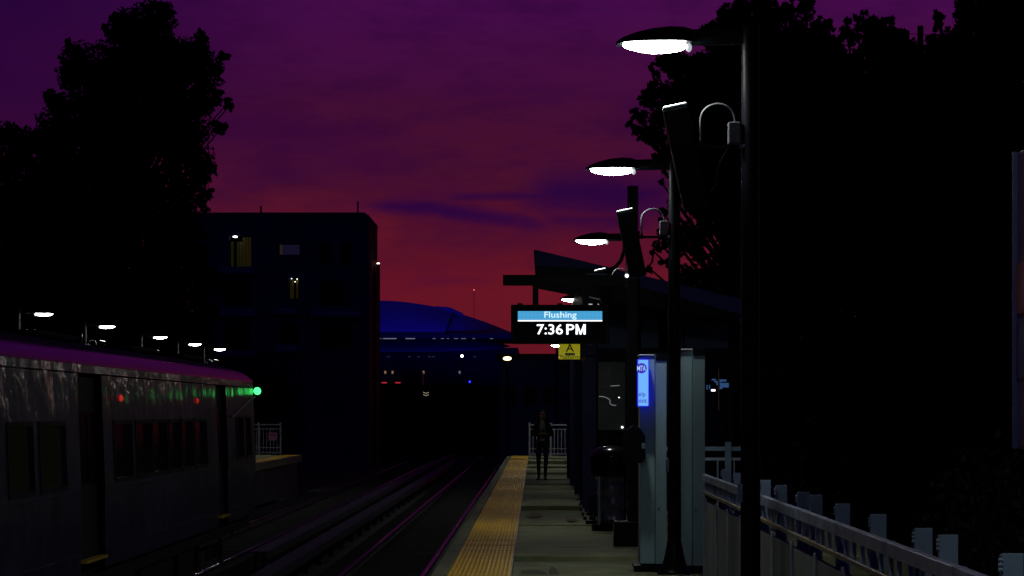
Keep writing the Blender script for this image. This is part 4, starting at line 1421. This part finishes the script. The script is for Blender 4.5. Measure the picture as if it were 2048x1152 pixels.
for x in (778, 820, 838, 860, 868, 950):
    p = fs_(x, 714)
    MB().box(p[0] - .25, p[0] + .25, -2.5, -2.1, p[1] - .1, p[1] + .1).build('window', emitter('faint_window', (.4, .4, .8), .03), st)
# added blue spots that tint the stadium roof; no fixtures stand there
for i, (x, y_, z, e) in enumerate(((-42, 425, 9, 19000), (-8, 425, 9, 30000), (-28, 425, 9, 17000))):
    ld = bpy.data.lights.new('floodlight', 'SPOT')
    ld.energy = e
    ld.color = (0.02, 0.01, 1.0)
    ld.spot_size = R(46); ld.spot_blend = 1.0
    lo = bpy.data.objects.new('floodlight', ld)
    COL.objects.link(lo)
    lo.location = (x, y_, z)
    lo.rotation_euler = (Vector((x * .9 - 2, 480, 25)) - Vector((x, y_, z))).to_track_quat('-Z', 'Y').to_euler()

# ------------------------------------------------------------------ far things between platform end and stadium
def street_light(x, y_, Y, e, r_, label, s=(1, 1, 1)):
    p = px(x, y_, Y)
    t = thing('street_light', label, 'street light', (p[0], Y, -1.75), group='far street lights')
    hgt = p[1] + 1.75
    MB().tube([(0, .2, 0), (0, .2, hgt - .05)], .07, 8).build('pole', M_['black'], t)
    MB().tube([(0, .2, hgt - .05), (0, 0, hgt + r_ * 1.1)], .04, 6).build('arm', M_['black'], t)
    MB().sphere((0, 0, hgt), r_, 12, 8, s).build('globe', E_[e], t, smooth=True)
street_light(924, 712, 300, 'white', .16, 'far white street light in front of the blue stadium')
street_light(1014.5, 717, 137, 'warm', .10, 'far yellowish street light left of the platform sign', (2.2, 1, 1))
street_light(1114, 690.5, 136, 'white', .09, 'tiny far street light beside the yellow sign edge', (1.8, 1, .8))

p = px(939.5, 763.5, 240)
bl = thing('signal_light', 'tiny blue signal light on a mast beyond the platform end', 'signal', (p[0], 240, -1.75))
MB().sphere((0, 0, p[1] + 1.75), .10, 10, 6).build('lamp', E_['blue'], bl)
MB().tube([(0, .15, 0), (0, .15, p[1] + 1.75)], .05, 6).build('mast', M_['black'], bl)

p = px(948, 580, 520)
rm_ = thing('radio_mast', 'thin mast with a red light rising behind the stadium roof', 'mast', (p[0], 520, -1.75))
MB().tube([(0, .2, 0), (0, .2, p[1] + 1.75)], .05, 6).build('mast', M_['brick'], rm_)
MB().sphere((0, 0, p[1] + 1.75), .12, 8, 6).build('beacon', E_['mastred'], rm_)

# elevated road with a few vehicles
YO = 260.0
ov = structure('road_bridge', (0, YO, 0))
p0, p1 = px(700, 783, YO), px(1080, 800, YO)
MB().box(p0[0] - 30, p1[0], 0, 9, p1[1], p0[1]).build('deck', M_['farwall'], ov)
MB().box(p0[0] - 30, p1[0], -.2, -.005, p1[1], p0[1] + .6).build('parapet', M_['farwall'], ov)
for x in np.arange(p0[0] - 28, p1[0], 9):
    MB().box(x, x + 1.2, 3, 5, -1.75, p1[1]).build('pier', M_['farwall'], ov)
def vehicle(xc, lbl, e, van=False):
    p = px(xc, 783, YO + 3)
    t = thing('van' if van else 'car', lbl, 'van' if van else 'car', (p[0], YO + 2.2, p[1] + .01))
    h = 1.9 if van else .75
    m = MB()
    if van:
        m.loft([[(x, -.9 if k else -.9, z) for x, z in ((-1.0, .35), (1.0, .35), (1.0, 1.5), (.9, 2.0), (-.9, 2.0), (-1.0, 1.5))] for k in (0,)] +
               [[(x, 3.6, z) for x, z in ((-1.0, .35), (1.0, .35), (1.0, 1.5), (.9, 2.0), (-.9, 2.0), (-1.0, 1.5))]])
    else:
        m.loft([[(x, -.9, z) for x, z in ((-.88, .3), (.88, .3), (.86, .85), (.6, 1.0), (-.6, 1.0), (-.86, .85))],
                [(x, 0, z) for x, z in ((-.9, .3), (.9, .3), (.88, .9), (.62, 1.42), (-.62, 1.42), (-.88, .9))],
                [(x, 1.8, z) for x, z in ((-.9, .3), (.9, .3), (.88, .9), (.6, 1.42), (-.6, 1.42), (-.88, .9))],
                [(x, 3.3, z) for x, z in ((-.86, .3), (.86, .3), (.82, .75), (.6, .85), (-.6, .85), (-.82, .75))]])
    m.build('body', M_['navy'], t)
    for sx in (-.78, .78):
        for sy in (-.1, 2.5):
            MB().tube([(sx - .1, sy, .32), (sx + .1, sy, .32)], .32, 12).build('wheel', M_['black'], t)
    for sx in (-.68, .68):
        MB().sphere((sx, -.93, .86), .1, 8, 6, (3.2 if not van else 2.2, .6, .7)).build('tail_light', E_[e], t)
    return t
vehicle(784, 'far car on the road bridge showing two red tail lights', 'redtail')
vehicle(826, 'far dark van with faint red tail lights on the road bridge', 'reflector', True)
p = px(852, 787, YO - .3)
cv = thing('chevron_sign', 'tiny pale chevron sign on the road bridge parapet', 'sign', (p[0], YO - .3, p[1]))
for k in (0, 1):
    MB().tube([(-.28, 0, .13 - .24 * k), (0, 0, .02 - .24 * k), (.28, 0, .12 - .24 * k)], .035, 6).build('chevron', emitter('chevron_pale', (1, .85, .6), .30), cv)
MB().box(-.35, .35, .02, .05, -.35, .3).build('board', M_['black'], cv)

# low dark building behind the platform end
lb = thing('low_building', 'low dark flat-roofed building beyond the platform end railing', 'building', (0, 140, 0))
p0, p1 = px(1000, 717, 140), px(1210, 717, 140)
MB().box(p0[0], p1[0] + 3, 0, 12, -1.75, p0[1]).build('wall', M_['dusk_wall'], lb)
MB().box(p0[0] - .2, p1[0] + 3.2, -.3, 12.3, p0[1] + .005, p0[1] + .25).build('roof', M_['stadiumdark'], lb)
for x in (1020, 1060, 1100, 1140):
    q = px(x, 790, 140)
    f = MB().box(q[0] - .35, q[0] + .35, -.06, -.005, q[1] - .5, q[1] + .5).build('window', M_['stadiumdark'], lb)
    MB().box(q[0] - .28, q[0] + .28, -.08, -.065, q[1] - .43, q[1] + .43).build('pane', M_['stadiumdark'], f)
rw = thing('retaining_wall', 'long dark retaining wall behind the tracks below the stadium', 'wall', (0, 180, 0))
MB().box(-34, 3, 0, .6, -1.75, 1.5).build('wall', M_['farwall'], rw)
MB().box(-34, 3, -.1, .7, 1.5, 1.7).build('coping', M_['stadiumdark'], rw)

# ------------------------------------------------------------------ poster board at the right frame edge
pb = thing('poster_board', 'tall poster board mounted beyond the fence at the right edge of view', 'poster board', (1.72, 9.3, 0))
MB().box(.0, .05, -2.4, 0, 1.47, 2.53).build('panel', M_['poster'], pb, bevel=.01)
MB().box(-.006, -.001, -2.3, -.04, 1.95, 2.13).build('red_print', M_['posterred'], pb)
MB().box(-.006, -.001, -2.3, -.04, 1.72, 1.92).build('blue_print', M_['posterblue'], pb)
MB().box(-.014, -.0, -2.4, -2.36, 1.47, 2.53).build('frame', M_['galv_dark'], pb)
MB().box(-.014, .0, -.03, .0, 1.47, 2.53).build('frame', M_['posterblue'], pb)
for y_ in (-2.2, -.25):
    MB().box(.055, .11, y_ - .04, y_ + .04, -.2, 2.4).build('leg', M_['black'], pb)

# ------------------------------------------------------------------ trees
def leaf_cloud(clumps, leaf, dens, sub=34, spread=.86, flat=.75):
    P_, Rr = [], []
    for cx, cyy, cz_, r_ in clumps:
        n = int(dens * math.pi * r_ * r_ / (leaf * leaf * .5))
        k = max(6, int(sub * min(1.6, r_ / 1.0)))
        d = rng.normal(size=(k, 3)); d /= np.linalg.norm(d, axis=1)[:, None]
        subc = d * (rng.random((k, 1)) ** .45) * r_ * spread
        subr = r_ * rng.uniform(.20, .36, k)
        w = subr ** 2; w /= w.sum()
        idx = rng.choice(k, n, p=w)
        q = rng.normal(size=(n, 3)); q /= np.linalg.norm(q, axis=1)[:, None]
        q *= (rng.random((n, 1)) ** .4) * subr[idx][:, None]
        P_.append(subc[idx] + q + np.array([cx, cyy, cz_]))
    P_ = np.vstack(P_)
    n = len(P_)
    a = rng.normal(size=(n, 3)); a /= np.linalg.norm(a, axis=1)[:, None]
    b_ = rng.normal(size=(n, 3)); b_ -= (a * b_).sum(1)[:, None] * a; b_ /= np.linalg.norm(b_, axis=1)[:, None]
    s = (leaf * rng.uniform(.55, 1.25, n))[:, None]
    v = np.empty((n, 4, 3))
    v[:, 0] = P_ - a * s * .5
    v[:, 1] = P_ + b_ * s * .30
    v[:, 2] = P_ + a * s * .5
    v[:, 3] = P_ - b_ * s * .30
    return v.reshape(-1, 3)
def leaf_object(name, verts, material, parent):
    n = len(verts) // 4
    me = bpy.data.meshes.new(name)
    me.vertices.add(len(verts)); me.loops.add(len(verts)); me.polygons.add(n)
    me.vertices.foreach_set('co', verts.astype(np.float32).ravel())
    me.loops.foreach_set('vertex_index', np.arange(len(verts), dtype=np.int32))
    me.polygons.foreach_set('loop_start', np.arange(0, len(verts), 4, dtype=np.int32))
    me.polygons.foreach_set('loop_total', np.full(n, 4, dtype=np.int32))
    me.update(); me.validate()
    me.materials.append(material)
    o = bpy.data.objects.new(name, me)
    COL.objects.link(o)
    if parent: o.parent = parent
    return o
def tree(name, label, Y, base_x, clumps_px, leaf, dens, material, depth=1.6, group=None):
    t = thing(name, label, 'tree', (base_x, Y, -1.75), group=group)
    cl = []
    for x, y_, r_ in clumps_px:
        p = px(x, y_, Y)
        rr = r_ * Y / 5200
        dd = random.uniform(-depth, depth) if r_ > 30 else random.uniform(-.8, .8)
        cl.append((p[0] - base_x, dd, p[1] + 1.75, rr))
    leaf_object('crown', leaf_cloud(cl, leaf, dens), material, t)
    top_z = max(c_[2] for c_ in cl)
    tr_ = MB()
    h = top_z * .62
    tr_.tube([(0, 0, 0), (.08, 0, h * .3), (-.05, .1, h * .65), (.05, 0, h)], [.42 * top_z / 18, .34 * top_z / 18, .24 * top_z / 18, .12 * top_z / 18], 10)
    tr_.build('trunk', M_['bark'], t, smooth=True)
    lm = MB()
    for c_ in cl:
        z0_ = max(.25 * top_z, min(h, c_[2] * .72))
        mid = (c_[0] * .5, c_[1] * .5, (z0_ + c_[2]) / 2)
        lm.tube([(0, 0, z0_), mid, (c_[0], c_[1], c_[2])], [.10, .06, .022], 5)
    lm.build('limb', M_['bark'], t)
    return t
tree('tree', 'tall broad dark tree behind the far platform, left of the apartment block', 112, -17.2,
     [(255, 95, 90), (300, 58, 60), (320, 30, 32), (232, 50, 34), (190, 150, 80), (150, 130, 40), (140, 95, 14), (330, 120, 75), (385, 120, 58), (400, 75, 22), (430, 140, 26), (446, 112, 15), (425, 195, 38), (452, 205, 14),
      (440, 182, 12), (445, 262, 16), (460, 215, 13), (432, 250, 16), (360, 230, 80), (372, 300, 65), (372, 370, 52), (418, 335, 16), (430, 342, 10), (415, 385, 14), (408, 412, 14), (120, 240, 62), (100, 200, 28), (200, 280, 110), (290, 250, 110),
      (150, 370, 110), (270, 380, 120), (90, 300, 60), (200, 480, 120), (330, 450, 84), (110, 470, 110), (100, 580, 110), (250, 580, 110), (350, 560, 76), (370, 480, 50), (380, 640, 60), (170, 610, 85), (190, 560, 80), (140, 650, 80), (190, 660, 70), (330, 640, 75), (300, 600, 75), (350, 700, 65), (290, 700, 70), (400, 560, 40), (395, 700, 50), (250, 680, 90), (120, 690, 90), (180, 200, 60)],
     .20, 11.0, M_['leaf'], 2.0)
tree('tree', 'lower dark tree cut by the left frame edge above the train', 118, -23.4,
     [(0, 330, 85), (15, 275, 34), (45, 290, 36), (62, 272, 20), (-70, 300, 90), (-60, 430, 120), (40, 430, 100), (30, 550, 110), (-80, 580, 130), (20, 660, 90)],
     .20, 11.0, M_['leaf'], 1.6)
RT = 'dark trees beyond the fence'
tree('tree', 'leafy dark tree behind the lamp heads, its ragged left edge against the red sky', 70, 5.4,
     [(1283, 236, 24), (1268, 222, 10), (1300, 265, 34), (1312, 175, 34), (1304, 140, 12), (1322, 205, 44), (1335, 130, 34), (1345, 300, 46), (1318, 310, 22), (1370, 130, 52), (1372, 210, 70), (1405, 250, 100), (1440, 95, 52), (1432, 60, 22), (1278, 258, 16), (1262, 238, 12), (1290, 205, 18), (1450, 40, 22),
      (1470, 25, 32), (1500, 60, 70), (1480, 15, 24), (1525, 10, 34), (1565, 20, 40), (1600, 8, 26), (1618, 25, 18), (1480, 200, 110), (1420, 350, 70), (1400, 410, 48), (1365, 372, 22), (1330, 345, 13), (1322, 368, 9), (1325, 432, 17), (1338, 410, 14), (1345, 470, 28),
      (1322, 492, 18), (1310, 500, 10), (1330, 525, 15), (1300, 540, 11), (1385, 480, 48), (1370, 560, 36), (1345, 548, 18), (1480, 420, 110), (1560, 120, 100), (1450, 560, 85), (1580, 330, 130), (1560, 520, 120), (1560, 680, 120), (1470, 690, 80), (1450, 150, 90), (1575, 220, 80), (1545, 240, 80), (1550, 800, 90), (1535, 590, 60), (1520, 620, 60), (1530, 130, 90), (1600, 110, 70), (1420, 300, 90), (1500, 330, 110), (1640, 200, 100), (1560, 440, 120), (1400, 180, 60)],
     .135, 10.5, M_['leaf2'], 1.2, RT)
tree('tree', 'dark tree with bumpy top in the middle of the right hand tree line', 76, 10.0,
     [(1640, 62, 26), (1662, 45, 16), (1690, 70, 30), (1665, 85, 34), (1735, 60, 24), (1728, 28, 12), (1712, 45, 14), (1750, 50, 20), (1775, 45, 22), (1760, 95, 40), (1700, 120, 50), (1640, 130, 60), (1800, 110, 48), (1818, 76, 16), (1700, 220, 110), (1800, 220, 90), (1650, 330, 120), (1760, 360, 130),
      (1870, 120, 44), (1700, 520, 140), (1820, 520, 130), (1700, 690, 140), (1860, 300, 100), (1640, 470, 90), (1945, 500, 100), (1950, 560, 90), (1820, 720, 130), (1940, 730, 110), (1990, 760, 110), (1640, 800, 110), (1760, 850, 120), (1730, 90, 44), (1720, 420, 110), (1790, 470, 110), (1760, 560, 120), (1840, 600, 110), (1840, 420, 100), (1840, 110, 40), (1790, 80, 26), (1620, 90, 44), (1900, 180, 70), (1830, 200, 80), (1740, 160, 80)],
     .14, 12.0, M_['leaf2'], 1.4, RT)
tree('tree', 'dark tree filling the upper right corner', 64, 11.0,
     [(1885, 90, 34), (1888, 40, 20), (1880, 20, 10), (1925, 50, 38), (1912, 30, 14), (1960, 20, 48), (1945, 5, 24), (2010, -10, 70), (1930, 130, 60), (1980, 120, 90), (2050, 90, 110), (1900, 230, 90), (2000, 280, 130), (1880, 380, 110), (2060, 420, 150),
      (1940, 520, 140), (2040, 640, 150), (1900, 700, 130), (2030, 830, 140), (1900, 860, 120), (2100, -20, 110), (2000, 190, 90), (2050, 220, 80), (2030, 730, 110), (1930, 750, 100), (1960, 620, 90), (2000, 560, 80), (2030, 280, 70), (1900, 110, 50), (1960, 70, 60), (2030, 60, 70), (1880, 160, 60)],
     .13, 12.0, M_['leaf'], 1.2, RT)
tree('tree', 'dark tree behind the shelter roof and the nearest lamp pole', 82, 7.2,
     [(1400, 620, 90), (1480, 760, 120), (1600, 640, 120), (1560, 820, 120), (1380, 740, 90), (1440, 860, 90), (1330, 660, 60), (1300, 640, 40)],
     .15, 9.5, M_['leaf'], 1.4, RT)
far_tree = [o for o in COL.objects if o.parent is None and o.name == 'tree.004'][0]
for k, (x, y_, rz) in enumerate(((17.5, 66, 1.9), (21.5, 52, 3.6), (16.5, 44, 5.0))):
    t = copy_tree(far_tree)
    t.location = (x, y_, -1.75)
    t.rotation_euler.z = rz
    t['label'] = ['dark tree continuing the tree line just past the right frame edge', 'dark tree beyond the right frame edge, farther from the fence', 'dark tree beyond the right frame edge, nearest the poster board'][k]
und = leaf_cloud([(x, y_, random.uniform(-1.2, .2), random.uniform(1.1, 1.8)) for y_ in np.arange(22, 74, 2.4) for x in np.arange(6.4 + .03 * y_, 15, 2.2)], .16, 3.0)
tag(leaf_object('undergrowth', und, M_['leaf'], None), kind='stuff')
far_r = leaf_cloud([(x, 98 + random.uniform(-5, 5), random.uniform(-.5, 3.5), random.uniform(1.6, 2.6)) for x in np.arange(3.5, 40, 1.3) for q in (0, 1)] +
                   [(x, 42 + .9 * x + random.uniform(-3, 3), random.uniform(-1, 3.5), random.uniform(1.6, 2.4)) for x in np.arange(14, 34, 1.6) for q in (0, 1)], .30, 3.0)
tag(leaf_object('undergrowth', far_r, M_['leaf'], None), kind='stuff')
far_l = leaf_cloud([(x, 116 + random.uniform(-5, 5), random.uniform(-.5, 4.5), random.uniform(1.8, 3.0)) for x in np.arange(-40, -12, 1.3) for q in (0, 1)], .30, 3.4)
tag(leaf_object('undergrowth', far_l, M_['leaf'], None), kind='stuff')
hed = leaf_cloud([(x, 160 + random.uniform(-4, 4), random.uniform(-1, 2.2), random.uniform(1.4, 2.4)) for x in np.arange(-11, 14, 1.5)], .28, 2.4)
tag(leaf_object('undergrowth', hed, M_['leaf'], None), kind='stuff')

# utility pole and wires in the gap between the right-hand trees
up = thing('utility_pole', 'dark utility pole top in the gap between the right hand trees', 'utility pole', (12.6, 85, -1.75))
p = px(1835, 52, 85)
MB().tube([(0, 0, 0), (0, 0, p[1] + 1.75)], [.16, .10], 10).build('pole', M_['bark'], up)
MB().box(-1.0, 1.0, -.06, .06, p[1] + 1.0, p[1] + 1.12).build('crossarm', M_['bark'], up)
for s in (-.9, -.4, .4, .9):
    MB().tube([(s, 0, p[1] + 1.12), (s, 0, p[1] + 1.3)], .05, 6).build('insulator', M_['bark'], up)
for k, yy in enumerate((62, 74)):
    a, b_ = px(1700, yy - 4, 85), px(2060, yy + 3, 85)
    w = thing('overhead_wire', ('upper' if k == 0 else 'lower') + ' dark overhead wire crossing the gap between the right hand trees', 'wire', (0, 85.1, 0))
    MB().tube([(a[0], 0, a[1]), ((a[0] + b_[0]) / 2, 0, (a[1] + b_[1]) / 2 - .15), (b_[0], 0, b_[1])], .014, 6).build('cable', M_['cable'], w)
